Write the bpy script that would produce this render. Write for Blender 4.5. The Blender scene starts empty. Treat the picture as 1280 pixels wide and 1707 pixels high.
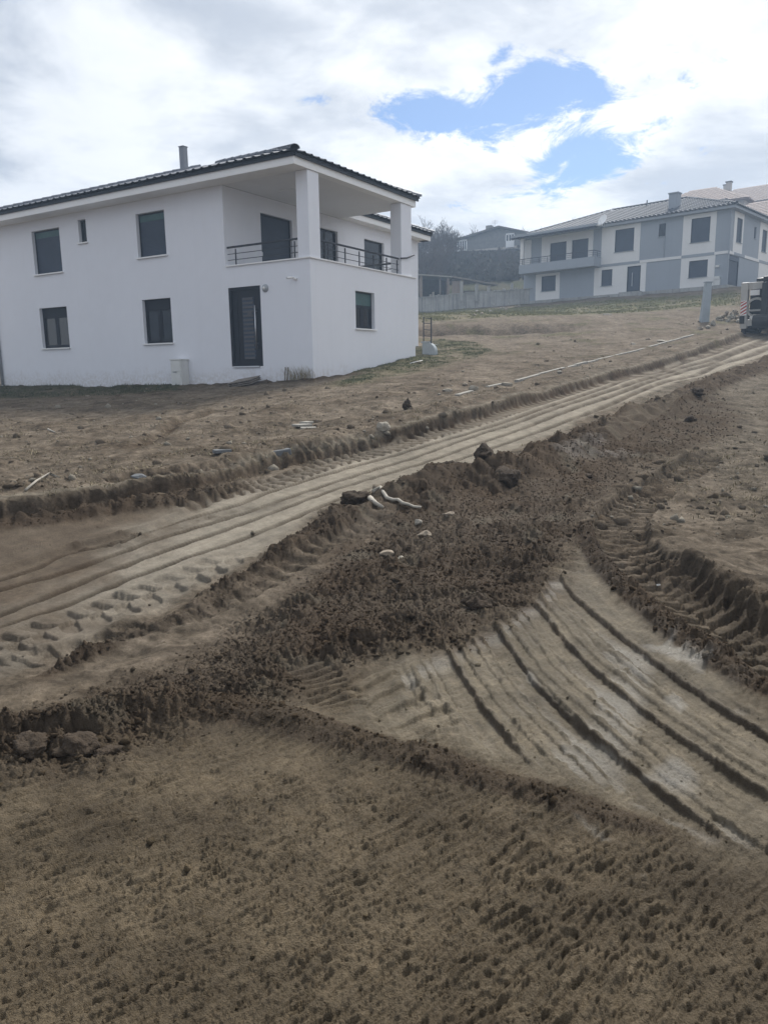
import bpy, math, random
import numpy as np
from mathutils import Matrix, Vector, noise as mnoise

# ------------------------------------------------------------------ camera, sky, sun, exposure
random.seed(7)
scene = bpy.context.scene
col = scene.collection
rad = math.radians
IW, IH = 1280.0, 1707.0
FPX, PITCH, ROLL, EYE = 1242.538, rad(10.722), rad(-0.771), 1.6
Fv = np.array([0, math.cos(PITCH), -math.sin(PITCH)])
r0 = np.array([1.0, 0, 0]); u0 = np.cross(r0, Fv)
Rv = math.cos(ROLL) * r0 + math.sin(ROLL) * u0
Uv = -math.sin(ROLL) * r0 + math.cos(ROLL) * u0
CAM = np.array([0, 0, EYE])
cd = bpy.data.cameras.new('camera'); cam = bpy.data.objects.new('camera', cd); col.objects.link(cam)
cd.sensor_fit = 'HORIZONTAL'; cd.sensor_width = 36; cd.lens = 36 * FPX / IW
cd.clip_start = 0.05; cd.clip_end = 4000
m = Matrix.Identity(4)
for i in range(3):
    m[i][0] = Rv[i]; m[i][1] = Uv[i]; m[i][2] = -Fv[i]; m[i][3] = CAM[i]
cam.matrix_world = m
scene.camera = cam

SUN_EL, SUN_AZ = rad(46), rad(24)          # azimuth from +Y towards +X
SUN_STRENGTH = 5.0
EXPOSURE = 0.12
scene.view_settings.view_transform = 'Standard'
scene.view_settings.look = 'None'
scene.view_settings.exposure = EXPOSURE
scene.view_settings.gamma = 1
scene.view_settings.use_curve_mapping = False
scene.render.engine = 'CYCLES'
scene.cycles.use_denoising = True
scene.cycles.max_bounces = 6
scene.cycles.volume_bounces = 0
scene.cycles.diffuse_bounces = 3
scene.cycles.glossy_bounces = 2
scene.cycles.caustics_reflective = False
scene.cycles.caustics_refractive = False

sd = bpy.data.lights.new('sun', 'SUN'); sun = bpy.data.objects.new('sun', sd); col.objects.link(sun)
sd.energy = SUN_STRENGTH; sd.angle = rad(13); sd.color = (1.0, 0.965, 0.91)
sv = Vector((math.sin(SUN_AZ) * math.cos(SUN_EL), math.cos(SUN_AZ) * math.cos(SUN_EL), math.sin(SUN_EL)))
sun.rotation_euler = sv.to_track_quat('Z', 'Y').to_euler()
sun.location = (20, 20, 60)


class NT:
    """small helper to write node trees"""
    def __init__(s, tree):
        s.t = tree; s.n = tree.nodes; s.l = tree.links
    def node(s, kind, **kw):
        nd = s.n.new(kind)
        for k, v in kw.items(): setattr(nd, k, v)
        return nd
    def put(s, sock, v):
        if hasattr(v, 'is_output') or isinstance(v, bpy.types.NodeSocket): s.l.new(v, sock)
        elif isinstance(v, (tuple, list)) and len(v) == 3 and sock.type == 'RGBA': sock.default_value = (*v, 1)
        else: sock.default_value = v
    def math(s, op, a, b=0.0, c=None, clamp=False):
        nd = s.node('ShaderNodeMath', operation=op, use_clamp=clamp)
        s.put(nd.inputs[0], a); s.put(nd.inputs[1], b)
        if c is not None: s.put(nd.inputs[2], c)
        return nd.outputs[0]
    def mix(s, f, a, b, mode='MIX'):
        nd = s.node('ShaderNodeMix', data_type='RGBA', blend_type=mode)
        s.put(nd.inputs[0], f); s.put(nd.inputs[6], a); s.put(nd.inputs[7], b)
        return nd.outputs[2]
    def noise(s, vec, scale, detail=4, rough=0.55, dist=0.0, lac=2.0):
        nd = s.node('ShaderNodeTexNoise')
        if vec is not None: s.put(nd.inputs['Vector'], vec)
        nd.inputs['Scale'].default_value = scale; nd.inputs['Detail'].default_value = detail
        nd.inputs['Roughness'].default_value = rough; nd.inputs['Distortion'].default_value = dist
        nd.inputs['Lacunarity'].default_value = lac
        return nd.outputs[0]
    def ramp(s, v, lo, hi, smooth=True):
        nd = s.node('ShaderNodeMapRange', interpolation_type='SMOOTHSTEP' if smooth else 'LINEAR')
        s.put(nd.inputs[0], v); s.put(nd.inputs[1], lo); s.put(nd.inputs[2], hi)
        return nd.outputs[0]
    def vec(s, x, y, z):
        nd = s.node('ShaderNodeCombineXYZ')
        s.put(nd.inputs[0], x); s.put(nd.inputs[1], y); s.put(nd.inputs[2], z)
        return nd.outputs[0]
    def vmath(s, op, a, b):
        nd = s.node('ShaderNodeVectorMath', operation=op)
        s.put(nd.inputs[0], a); s.put(nd.inputs[1], b)
        return nd.outputs[0]


def ray(px, py):
    return Fv + Rv * (px - IW / 2) / FPX - Uv * (py - IH / 2) / FPX


def build_world():
    w = bpy.data.worlds.new('World'); scene.world = w; w.use_nodes = True
    T = NT(w.node_tree); T.n.clear()
    out = T.node('ShaderNodeOutputWorld'); bg = T.node('ShaderNodeBackground')
    bg.inputs[1].default_value = 0.1
    T.l.new(bg.outputs[0], out.inputs[0])
    sky = T.node('ShaderNodeTexSky', sky_type='NISHITA', sun_disc=False)
    sky.sun_elevation = SUN_EL; sky.sun_rotation = SUN_AZ
    sky.altitude = 900; sky.air_density = 1.0; sky.dust_density = 0.6; sky.ozone_density = 1.2
    tc = T.node('ShaderNodeTexCoord'); d = tc.outputs['Generated']
    sp = T.node('ShaderNodeSeparateXYZ'); T.l.new(d, sp.inputs[0])
    x, y, z = sp.outputs
    el = T.math('ARCSINE', z); az = T.math('ARCTAN2', x, y)
    # clouds seen in perspective: project the direction on a flat layer
    zz = T.math('ADD', T.math('MAXIMUM', z, 0.0), 0.22)
    lay = T.vec(T.math('DIVIDE', x, zz), T.math('DIVIDE', y, zz), 0.0)
    n1 = T.noise(lay, 2.6, 8, 0.58, 0.35)
    n2 = T.noise(T.vmath('ADD', lay, (7.3, 2.1, 0)), 1.15, 7, 0.55, 0.3)
    n3 = T.noise(T.vmath('ADD', lay, (1.7, 9.4, 3.0)), 5.8, 10, 0.68, 0.55)
    # gaps in the cloud: ellipses (azimuth, elevation) broken by the noise
    gap = None
    for (px, py, rx, ry, rot, amp) in ((858, 182, 150, 56, -6, 1.0), (740, 188, 95, 36, 5, 1.0), (685, 186, 48, 22, 0, .8), (965, 150, 75, 40, 0, .75), (985, 265, 112, 46, -24, .95), (1060, 225, 70, 30, -20, .75), (900, 315, 60, 28, -10, .55),
                                       (830, 98, 26, 26, 0, .55), (512, 163, 34, 12, 0, .42), (1330, -60, 120, 60, 20, .3)):
        dv = ray(px, py); dv = dv / np.linalg.norm(dv)
        a0, e0 = math.atan2(dv[0], dv[1]), math.asin(dv[2])
        c, s_ = math.cos(rad(-rot)), math.sin(rad(-rot))
        da = T.math('SUBTRACT', az, a0); de = T.math('SUBTRACT', el, e0)
        uu = T.math('DIVIDE', T.math('ADD', T.math('MULTIPLY', da, c), T.math('MULTIPLY', de, s_)), rx / FPX)
        vv = T.math('DIVIDE', T.math('SUBTRACT', T.math('MULTIPLY', de, c), T.math('MULTIPLY', da, s_)), ry / FPX)
        q = T.math('ADD', T.math('MULTIPLY', uu, uu), T.math('MULTIPLY', vv, vv))
        g = T.math('MULTIPLY', T.math('EXPONENT', T.math('MULTIPLY', q, -0.9)), amp)
        gap = g if gap is None else T.math('MAXIMUM', gap, g)
    gapn = T.math('ADD', gap, T.math('ADD', T.math('MULTIPLY', T.math('SUBTRACT', n1, 0.5), 1.9), T.math('MULTIPLY', T.math('SUBTRACT', n3, 0.5), 2.2)))
    blue = T.math('MULTIPLY', T.ramp(gapn, 0.36, 0.74), 0.97)
    skyc = T.mix(1.0, sky.outputs[0], (0.88, 1.0, 1.16), 'MULTIPLY')
    # cloud body: white lit parts, grey thick parts
    thick = T.math('ADD', T.math('MULTIPLY', n2, 0.75), T.math('MULTIPLY', n1, 0.35))
    tk = T.ramp(thick, 0.47, 0.65)
    # thicker bank towards the left of the view and overhead behind; brighter near the sun
    left = T.ramp(az, -0.02, -0.62)
    tk = T.math('ADD', T.math('MULTIPLY', tk, 0.80), T.math('MULTIPLY', left, 0.42), clamp=True)
    cloud = T.mix(tk, (11.0, 11.15, 11.3), (4.6, 5.1, 6.0))
    wisp = T.math('MULTIPLY', T.ramp(n3, 0.35, 0.7), 0.16)
    cloud = T.mix(wisp, cloud, (6.6, 7.3, 8.4))
    c = T.mix(blue, cloud, skyc)
    # below the horizon: dull ground tone
    low = T.ramp(z, 0.0, -0.04)
    c = T.mix(low, c, (1.2, 1.05, 0.85))
    T.l.new(c, bg.inputs[0])


build_world()

# ------------------------------------------------------------------ mesh helpers
MATS = {}


def mat(name, color, rough=0.8, var=0.12, scale=3.0, bump=0.0, bscale=30.0, spec=0.3, metal=0.0, stain=None, streak=0.0):
    """procedural Principled material: colour with two-scale mottling, optional stains, streaks and relief"""
    if name in MATS: return MATS[name]
    mt = bpy.data.materials.new(name); mt.use_nodes = True
    T = NT(mt.node_tree); T.n.clear()
    out = T.node('ShaderNodeOutputMaterial'); b = T.node('ShaderNodeBsdfPrincipled')
    T.l.new(b.outputs[0], out.inputs[0])
    tc = T.node('ShaderNodeTexCoord'); o = tc.outputs['Object']
    n = T.noise(o, scale, 5, 0.6); n2 = T.noise(o, scale * 7.3, 3, 0.6)
    f = T.math('ADD', T.math('MULTIPLY', n, 0.65), T.math('MULTIPLY', n2, 0.35))
    lo = tuple(c * (1 - var) for c in color); hi = tuple(min(1, c * (1 + var)) for c in color)
    c = T.mix(T.ramp(f, 0.3, 0.7, False), lo, hi)
    if stain:
        sn = T.ramp(T.noise(T.vmath('MULTIPLY', o, (1, 1, 0.25)), scale * 0.7, 6, 0.65), 0.56, 0.78)
        c = T.mix(T.math('MULTIPLY', sn, 0.6), c, stain)
    if name == 'white_plaster':
        sz = T.node('ShaderNodeSeparateXYZ'); T.l.new(o, sz.inputs[0])
        sp_ = T.math('MULTIPLY', T.ramp(T.math('ADD', sz.outputs[2], T.math('MULTIPLY', T.noise(o, 2.2, 6, 0.7), -1.1)), 0.15, -0.35), T.ramp(T.noise(o, 9, 5, 0.7), 0.35, 0.6))
        c = T.mix(T.math('MULTIPLY', sp_, 0.32), c, (0.36, 0.30, 0.235))
    if streak:
        s1 = T.ramp(T.noise(T.vmath('MULTIPLY', o, (5, 5, 0.18)), 1.0, 5, 0.6), 0.48, 0.8)
        c = T.mix(T.math('MULTIPLY', s1, streak), c, tuple(k * (0.55 if streak < .5 else 0.28) for k in color))
    T.l.new(c, b.inputs['Base Color'])
    b.inputs['Roughness'].default_value = rough
    b.inputs['Specular IOR Level'].default_value = spec
    b.inputs['Metallic'].default_value = metal
    if bump:
        bp = T.node('ShaderNodeBump'); bp.inputs['Strength'].default_value = bump; bp.inputs['Distance'].default_value = 0.02
        T.l.new(T.noise(o, bscale, 4, 0.6), bp.inputs['Height']); T.l.new(bp.outputs[0], b.inputs['Normal'])
    MATS[name] = mt
    return mt


M = dict(
    plaster=mat('white_plaster', (0.735, 0.745, 0.79), 0.85, 0.035, 0.35, 0.12, 60, 0.2, streak=0.05),
    wstone=mat('white_stone', (0.27, 0.245, 0.205), 0.9, 0.2, 6, 0.6, 30, stain=(0.26, 0.21, 0.16)),
    trim=mat('white_trim', (0.80, 0.795, 0.79), 0.6, 0.03, 1.0),
    soffit=mat('soffit_paint', (0.72, 0.72, 0.73), 0.85, 0.03, 0.8),
    dark_frame=mat('anthracite_frame', (0.014, 0.018, 0.026), 0.5, 0.15, 4, spec=0.2),
    shutter=mat('shutter_slats', (0.045, 0.060, 0.088), 0.55, 0.15, 2),
    green_strip=mat('green_film', (0.05, 0.105, 0.105), 0.45, 0.25, 3),
    glass=mat('window_glass', (0.012, 0.017, 0.024), 0.06, 0.1, 2, spec=0.4),
    curtain=mat('net_curtain', (0.50, 0.51, 0.52), 0.6, 0.45, 14),
    door=mat('door_leaf', (0.010, 0.013, 0.020), 0.45, 0.2, 3, spec=0.25),
    slat=mat('door_slat', (0.085, 0.085, 0.092), 0.4, 0.1, 5),
    steel=mat('brushed_steel', (0.55, 0.56, 0.58), 0.32, 0.08, 10, metal=0.9),
    rail=mat('dark_rail', (0.05, 0.054, 0.065), 0.7, 0.15, 6, spec=0.2),
    tile=mat('grey_roof_tile', (0.12, 0.13, 0.155), 0.55, 0.28, 1.8, 0.2, 40, 0.3),
    tileB=mat('pale_roof_tile', (0.062, 0.070, 0.088), 0.65, 0.25, 1.2, 0.2, 40, 0.15),
    flue=mat('flue_metal', (0.20, 0.21, 0.235), 0.45, 0.12, 4, metal=0.3),
    pipe=mat('downpipe_grey', (0.33, 0.35, 0.37), 0.5, 0.08, 3),
    meter=mat('meter_box', (0.62, 0.62, 0.60), 0.5, 0.06, 5, stain=(0.40, 0.38, 0.33)),
    bgrey=mat('blue_grey_render', (0.30, 0.325, 0.36), 0.85, 0.06, 0.5, 0.1, 60, streak=0.10),
    bwhite=mat('offwhite_render', (0.70, 0.69, 0.675), 0.85, 0.05, 0.6, 0.1, 60, streak=0.06),
    concrete=mat('weathered_concrete', (0.33, 0.325, 0.31), 0.9, 0.25, 1.1, 0.4, 25, stain=(0.13, 0.125, 0.115), streak=0.8),
    kerb=mat('kerb_concrete', (0.27, 0.255, 0.225), 0.9, 0.2, 4, 0.4, 40, stain=(0.25, 0.21, 0.16)),
    bluecon=mat('bluish_concrete', (0.135, 0.14, 0.145), 0.85, 0.15, 4, 0.4, 40, stain=(0.19, 0.16, 0.125)),
    postcon=mat('post_concrete', (0.31, 0.345, 0.37), 0.8, 0.1, 4, 0.3, 40, stain=(0.24, 0.23, 0.21)),
    stone=mat('pale_stone', (0.29, 0.262, 0.215), 0.9, 0.3, 6, 0.7, 30, stain=(0.17, 0.13, 0.10)),
    stone2=mat('brown_stone', (0.26, 0.215, 0.165), 0.9, 0.3, 6, 0.7, 30, stain=(0.13, 0.10, 0.075)),
    clod=mat('damp_clod', (0.055, 0.041, 0.029), 0.95, 0.4, 14, 1.0, 45, 0.2),
    deadwood=mat('bleached_wood', (0.36, 0.33, 0.28), 0.85, 0.25, 12, 0.5, 60),
    oldwood=mat('grey_old_wood', (0.20, 0.175, 0.15), 0.9, 0.3, 8, 0.5, 50),
    bark=mat('bare_bark', (0.085, 0.075, 0.068), 0.95, 0.3, 3),
    twig=mat('bare_twigs', (0.095, 0.08, 0.075), 0.95, 0.3, 2),
    scrub=mat('winter_scrub', (0.075, 0.068, 0.052), 0.95, 0.35, 0.6),
    grass=mat('short_grass', (0.20, 0.19, 0.095), 0.9, 0.45, 0.5),
    lawn=mat('lawn_grass', (0.085, 0.098, 0.055), 0.9, 0.45, 0.5),
    dgrass=mat('dark_weeds', (0.06, 0.07, 0.04), 0.9, 0.4, 0.8),
    straw=mat('dry_straw', (0.24, 0.20, 0.125), 0.9, 0.35, 5),
    brick=mat('grey_brick', (0.20, 0.195, 0.19), 0.9, 0.25, 2.5, 0.4, 20, stain=(0.12, 0.115, 0.11)),
    brickwall=mat('dun_brick', (0.25, 0.20, 0.165), 0.9, 0.25, 3, 0.4, 20),
    oldroof=mat('weathered_roof', (0.12, 0.11, 0.105), 0.85, 0.3, 2),
    redroof=mat('brown_red_roof', (0.19, 0.135, 0.115), 0.8, 0.25, 1.5),
    creamwall=mat('cream_wall', (0.48, 0.44, 0.40), 0.9, 0.1, 1),
    mwhite=mat('machine_white', (0.44, 0.43, 0.405), 0.5, 0.1, 3, stain=(0.26, 0.22, 0.17)),
    mblack=mat('machine_black', (0.018, 0.018, 0.020), 0.5, 0.3, 4),
    tyre=mat('muddy_tyre', (0.022, 0.021, 0.020), 0.85, 0.35, 6, 0.4, 30),
    red=mat('warning_red', (0.42, 0.05, 0.04), 0.45, 0.1, 5),
    lampglass=mat('lamp_glass', (0.72, 0.72, 0.70), 0.25, 0.04, 5, spec=0.5),
    dish=mat('dish_white', (0.86, 0.86, 0.85), 0.35, 0.03, 3),
)


class MB:
    """collects boxes, quads, tubes and solids, and links them as ONE mesh object"""
    def __init__(s): s.v = []; s.f = []
    def add(s, vs, fs):
        b = len(s.v); s.v += [tuple(map(float, p)) for p in vs]; s.f += [tuple(b + i for i in f) for f in fs]; return s
    def box(s, x0, x1, y0, y1, z0, z1):
        return s.add([(x0, y0, z0), (x1, y0, z0), (x1, y1, z0), (x0, y1, z0), (x0, y0, z1), (x1, y0, z1), (x1, y1, z1), (x0, y1, z1)],
                     [(0, 3, 2, 1), (4, 5, 6, 7), (0, 1, 5, 4), (1, 2, 6, 5), (2, 3, 7, 6), (3, 0, 4, 7)])
    def obox(s, o, A, B, C):
        """box from corner o with edge vectors A, B, C (right-handed)"""
        o, A, B, C = map(np.array, (o, A, B, C))
        return s.add([o, o + A, o + A + B, o + B, o + C, o + A + C, o + A + B + C, o + B + C],
                     [(0, 3, 2, 1), (4, 5, 6, 7), (0, 1, 5, 4), (1, 2, 6, 5), (2, 3, 7, 6), (3, 0, 4, 7)])
    def tube(s, pts, rads, n=8, caps=True):
        pts = [np.array(p, float) for p in pts]
        if not isinstance(rads, (list, tuple)): rads = [rads] * len(pts)
        b = len(s.v)
        for i, p in enumerate(pts):
            t = pts[min(i + 1, len(pts) - 1)] - pts[max(i - 1, 0)]; t = t / (np.linalg.norm(t) + 1e-9)
            a = np.cross(t, [0, 0, 1.0]) if abs(t[2]) < 0.9 else np.cross(t, [1.0, 0, 0])
            a /= np.linalg.norm(a); c = np.cross(t, a)
            for k in range(n):
                th = 2 * math.pi * k / n
                s.v.append(tuple(p + rads[i] * (a * math.cos(th) + c * math.sin(th))))
        for i in range(len(pts) - 1):
            for k in range(n):
                s.f.append((b + i * n + k, b + (i + 1) * n + k, b + (i + 1) * n + (k + 1) % n, b + i * n + (k + 1) % n))
        if caps:
            s.f.append(tuple(b + k for k in range(n))); s.f.append(tuple(b + (len(pts) - 1) * n + n - 1 - k for k in range(n)))
        return s
    def obj(s, name, m_, parent=None, smooth=False, bevel=0.0):
        me = bpy.data.meshes.new(name); me.from_pydata(s.v, [], s.f); me.materials.append(m_)
        if smooth: me.shade_smooth()
        o = bpy.data.objects.new(name, me); col.objects.link(o)
        if parent is not None: o.parent = parent
        if bevel:
            b = o.modifiers.new('bevel', 'BEVEL'); b.width = bevel; b.segments = 2; b.limit_method = 'ANGLE'
        return o


def tag(o, label=None, cat=None, group=None, kind=None):
    if label: o['label'] = label
    if cat: o['category'] = cat
    if group: o['group'] = group
    if kind: o['kind'] = kind
    return o


def empty(name, loc, rz=0.0):
    o = bpy.data.objects.new(name, None); col.objects.link(o)
    o.location = loc; o.rotation_euler = (0, 0, rz); o.empty_display_size = 0.2
    return o


def copy_tree(o, parent=None):
    c = o.copy(); col.objects.link(c)
    if parent is not None: c.parent = parent
    for ch in list(o.children): copy_tree(ch, c)
    return c


# ------------------------------------------------------------------ numpy noise
rng = np.random.default_rng(11)
PERM = rng.permutation(512).astype(np.int32); PERM = np.concatenate([PERM, PERM])
GA = rng.uniform(0, 2 * np.pi, 512); GX, GY = np.cos(GA).astype(np.float32), np.sin(GA).astype(np.float32)


def perlin(x, y, seed=0):
    xi = np.floor(x).astype(np.int32); yi = np.floor(y).astype(np.int32)
    xf = (x - xi).astype(np.float32); yf = (y - yi).astype(np.float32)
    u = xf * xf * xf * (xf * (xf * 6 - 15) + 10); v = yf * yf * yf * (yf * (yf * 6 - 15) + 10)
    def g(ix, iy, dx, dy):
        h = PERM[(PERM[(ix + seed * 57) & 511] + iy + seed * 131) & 511]
        return GX[h] * dx + GY[h] * dy
    a = g(xi, yi, xf, yf); b = g(xi + 1, yi, xf - 1, yf); c = g(xi, yi + 1, xf, yf - 1); d = g(xi + 1, yi + 1, xf - 1, yf - 1)
    return (a + u * (b - a) + v * (c + u * (d - c) - (a + u * (b - a)))) * 1.45


def worley(x, y, seed=0):
    """distance to the nearest of one jittered point per cell"""
    xi = np.floor(x).astype(np.int32); yi = np.floor(y).astype(np.int32)
    best = np.full(x.shape, 9.0, np.float32)
    for dx in (-1, 0, 1):
        for dy in (-1, 0, 1):
            h = PERM[(PERM[(xi + dx + seed * 31) & 511] + yi + dy + seed * 17) & 511]
            px = xi + dx + 0.5 + 0.48 * GX[h]; py = yi + dy + 0.5 + 0.48 * GY[h]
            best = np.minimum(best, (x - px) ** 2 + (y - py) ** 2)
    return np.sqrt(best)


def sstep(a, b, x):
    t = np.clip((x - a) / (b - a), 0, 1); return t * t * (3 - 2 * t)


# ------------------------------------------------------------------ frames of the two new houses
class Frame:
    def __init__(s, x, y, yaw):
        a = rad(yaw); s.yaw = a; s.o = np.array([x, y, 0.0])
        s.x = np.array([math.cos(a), -math.sin(a), 0]); s.y = np.array([math.sin(a), math.cos(a), 0])
    def hit(s, px, py, axis, off):
        d = ray(px, py); n = s.x if axis == 'x' else s.y
        t = (off - (CAM - s.o) @ n) / (d @ n); P = CAM + t * d - s.o
        return np.array([P @ s.x, P @ s.y, P[2]])
    def world(s, x, y, z=0.0): return s.o + s.x * x + s.y * y + np.array([0, 0, z])


HA = Frame(-2.039, 22.5, 31.692)
HB = Frame(26.74, 60.0, 43.14)

# ------------------------------------------------------------------ terrain: smooth base surface through measured points
ctrl = []
def cpt(px, py, Y):
    d = ray(px, py); t = Y / d[1]; P = CAM + d * t; ctrl.append((P[0], P[1], P[2]))
for (x, y) in ((-3, -1), (0, -1), (3, -1), (-4, 3), (0, 3), (4, 3), (-4.5, 5.2), (0, 5), (0, -30), (-40, -20), (40, -20), (-9, 1), (9, 1)):
    ctrl.append((x, y, 0.0 if y > -10 else -1.0))
for q in ((0, 1050, 4.95), (400, 900, 7.0), (600, 820, 9.0), (735, 777, 10.5), (900, 712, 13), (1050, 655, 18), (1150, 622, 24), (1265, 561, 36),
          (400, 771, 10.3), (0, 838, 7.9), (130, 700, 16), (640, 700, 13.5), (760, 662, 16.2), (980, 605, 25), (1179, 553, 36), (1088, 578, 30),
          (1280, 850, 7.7), (1280, 720, 13), (1280, 650, 18.5), (1280, 604, 25), (820, 590, 29), (900, 560, 37), (760, 552, 40), (1100, 522, 46),
          (800, 520, 60), (699, 522, 74), (774, 515, 73), (980, 520, 54), (1010, 900, 6.4), (1200, 780, 10), (800, 950, 5.9), (450, 1050, 4.9)):
    cpt(*q)
for (px, py, ax) in ((5, 643, 'y'), (180, 644, 'y'), (300, 641, 'y'), (390, 639, 'y'), (521, 634, 'y'), (620, 613, 'x'), (690, 598, 'x')):
    p = HA.hit(px, py, ax, 0.0); w = HA.world(*p); ctrl.append(tuple(w))
for (px, py, ax) in ((872, 506, 'y'), (960, 499, 'y'), (1060, 490, 'y'), (1130, 487, 'y'), (1210, 479, 'y'), (1228, 477, 'x'), (1262, 474, 'x')):
    p = HB.hit(px, py, ax, 0.0); w = HB.world(*p); ctrl.append(tuple(w))
for (x, y, z) in ((8, 100, 15.5), (16, 115, 18.0), (6, 135, 19.0), (35, 135, 20.0), (70, 110, 20), (55, 60, 8.5), (45, 38, 4.8), (30, 22, 2.0), (16, 9, 0.4),
                  (-30, 60, 5.0), (-60, 120, 14), (-30, 28, 1.5), (-40, 10, 0.3), (-14, 9, .25), (-20, 45, 2.6), (80, 20, 2.5), (0, 170, 19.5), (-80, 170, 15), (90, 160, 24), (-90, 40, 2), (-4, 33, 2.2), (5, 50, 5.2), (-4, 75, 8)):
    ctrl.append((x, y, z))
CT = np.array(ctrl)
def tps(r2): return np.where(r2 > 1e-12, r2 * np.log(np.maximum(r2, 1e-12)), 0.0)
def fit_rbf(P, lam):
    n = len(P); X = P[:, :2] / 20.0
    K = tps(((X[:, None] - X[None]) ** 2).sum(-1)) + lam * np.eye(n)
    Q = np.c_[np.ones(n), X]
    A = np.block([[K, Q], [Q.T, np.zeros((3, 3))]])
    return np.linalg.solve(A, np.r_[P[:, 2], np.zeros(3)]), X
RB_W, RB_X = fit_rbf(CT, 4e-4)
def base_z(x, y):
    x = np.asarray(x, float).ravel(); y = np.asarray(y, float).ravel()
    r = np.hypot(x, y - 20); k = np.minimum(1, 165 / np.maximum(r, 1e-6))
    x = x * k; y = 20 + (y - 20) * k
    out = np.empty(len(x), np.float64); n = len(RB_X)
    for i in range(0, len(x), 60000):
        a = np.c_[x[i:i + 60000], y[i:i + 60000]] / 20.0
        r2 = (a[:, 0:1] - RB_X[None, :, 0]) ** 2 + (a[:, 1:2] - RB_X[None, :, 1]) ** 2
        out[i:i + 60000] = tps(r2) @ RB_W[:n] + RB_W[n] + a @ RB_W[n + 1:]
    return out


TT = np.geomspace(1.2, 190, 420)
def gp(pts, dz=0.0):
    """pixels -> plan positions on the base surface (raised by dz for crests)"""
    pts = np.array(pts, float).reshape(-1, 2); out = []
    for px, py in pts:
        d = ray(px, py); P = CAM[None] + TT[:, None] * d[None]
        g = P[:, 2] - base_z(P[:, 0], P[:, 1]) - dz
        k = np.argmax(g < 0)
        if g[k] >= 0: k = len(TT) - 1
        a, b = TT[max(k - 1, 0)], TT[k]
        for _ in range(18):
            c = 0.5 * (a + b); p = CAM + c * d
            if p[2] - base_z(p[0], p[1])[0] - dz < 0: b = c
            else: a = c
        out.append((CAM + b * d)[:2])
    return np.array(out)


def smooth_line(P, n=6):
    P = np.array(P); out = []
    for i in range(len(P) - 1):
        p0, p1, p2, p3 = P[max(i - 1, 0)], P[i], P[i + 1], P[min(i + 2, len(P) - 1)]
        for k in range(n):
            t = k / n
            out.append(0.5 * ((2 * p1) + (-p0 + p2) * t + (2 * p0 - 5 * p1 + 4 * p2 - p3) * t * t + (-p0 + 3 * p1 - 3 * p2 + p3) * t ** 3))
    out.append(P[-1]); return np.array(out)


def line_px(pts, n=6, dz=0.0): return smooth_line(gp(pts, dz), n)


def polyline_coords(x, y, L, margin):
    """for points near the polyline: index, signed side distance (+ left of travel), arc length"""
    lo = L.min(0) - margin; hi = L.max(0) + margin
    idx = np.nonzero((x > lo[0]) & (x < hi[0]) & (y > lo[1]) & (y < hi[1]))[0]
    if len(idx) == 0: return idx, np.zeros(0), np.zeros(0), np.zeros(0)
    px = x[idx].astype(np.float32); py = y[idx].astype(np.float32)
    best = np.full(len(idx), 1e9, np.float32); sd_ = np.zeros(len(idx), np.float32); al = np.zeros(len(idx), np.float32); endf = np.zeros(len(idx), np.float32)
    seg = np.diff(L, axis=0); ln = np.hypot(seg[:, 0], seg[:, 1]); acc = np.r_[0, np.cumsum(ln)]
    for i in range(len(seg)):
        if ln[i] < 1e-6: continue
        a = L[i]; b = L[i + 1]
        m0 = np.minimum(a, b) - margin; m1 = np.maximum(a, b) + margin
        k = np.nonzero((px > m0[0]) & (px < m1[0]) & (py > m0[1]) & (py < m1[1]))[0]
        if len(k) == 0: continue
        dx = px[k] - a[0]; dy = py[k] - a[1]; ux, uy = seg[i] / ln[i]
        t = dx * ux + dy * uy; tc_ = np.clip(t, 0, ln[i]); cr = ux * dy - uy * dx
        d2 = (dx - tc_ * ux) ** 2 + (dy - tc_ * uy) ** 2
        u = d2 < best[k]; ku = k[u]
        best[ku] = d2[u]; sd_[ku] = np.sign(cr[u]) * np.sqrt(d2[u]); al[ku] = acc[i] + tc_[u]
    ok = best < margin * margin
    tot = acc[-1]
    return idx[ok], sd_[ok], al[ok], np.minimum(al[ok], tot - al[ok])


def poly_mask(x, y, poly, soft):
    """1 inside the plan polygon, falling to 0 over the soft width around the edge"""
    P = np.vstack([poly, poly[:1]]); inside = np.zeros(len(x), bool)
    for i in range(len(P) - 1):
        x0, y0 = P[i]; x1, y1 = P[i + 1]
        c = ((y0 > y) != (y1 > y))
        if y1 != y0: inside ^= c & (x < (x1 - x0) * (y - y0) / (y1 - y0) + x0)
    mk = inside.astype(np.float32)
    if soft > 0:
        idx, s, _, _ = polyline_coords(x, y, P, soft)
        d = np.abs(s); mk[idx] = np.where(inside[idx], 0.5 + 0.5 * d / soft, 0.5 - 0.5 * d / soft)
        mk = mk * mk * (3 - 2 * mk)
    return mk


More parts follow.
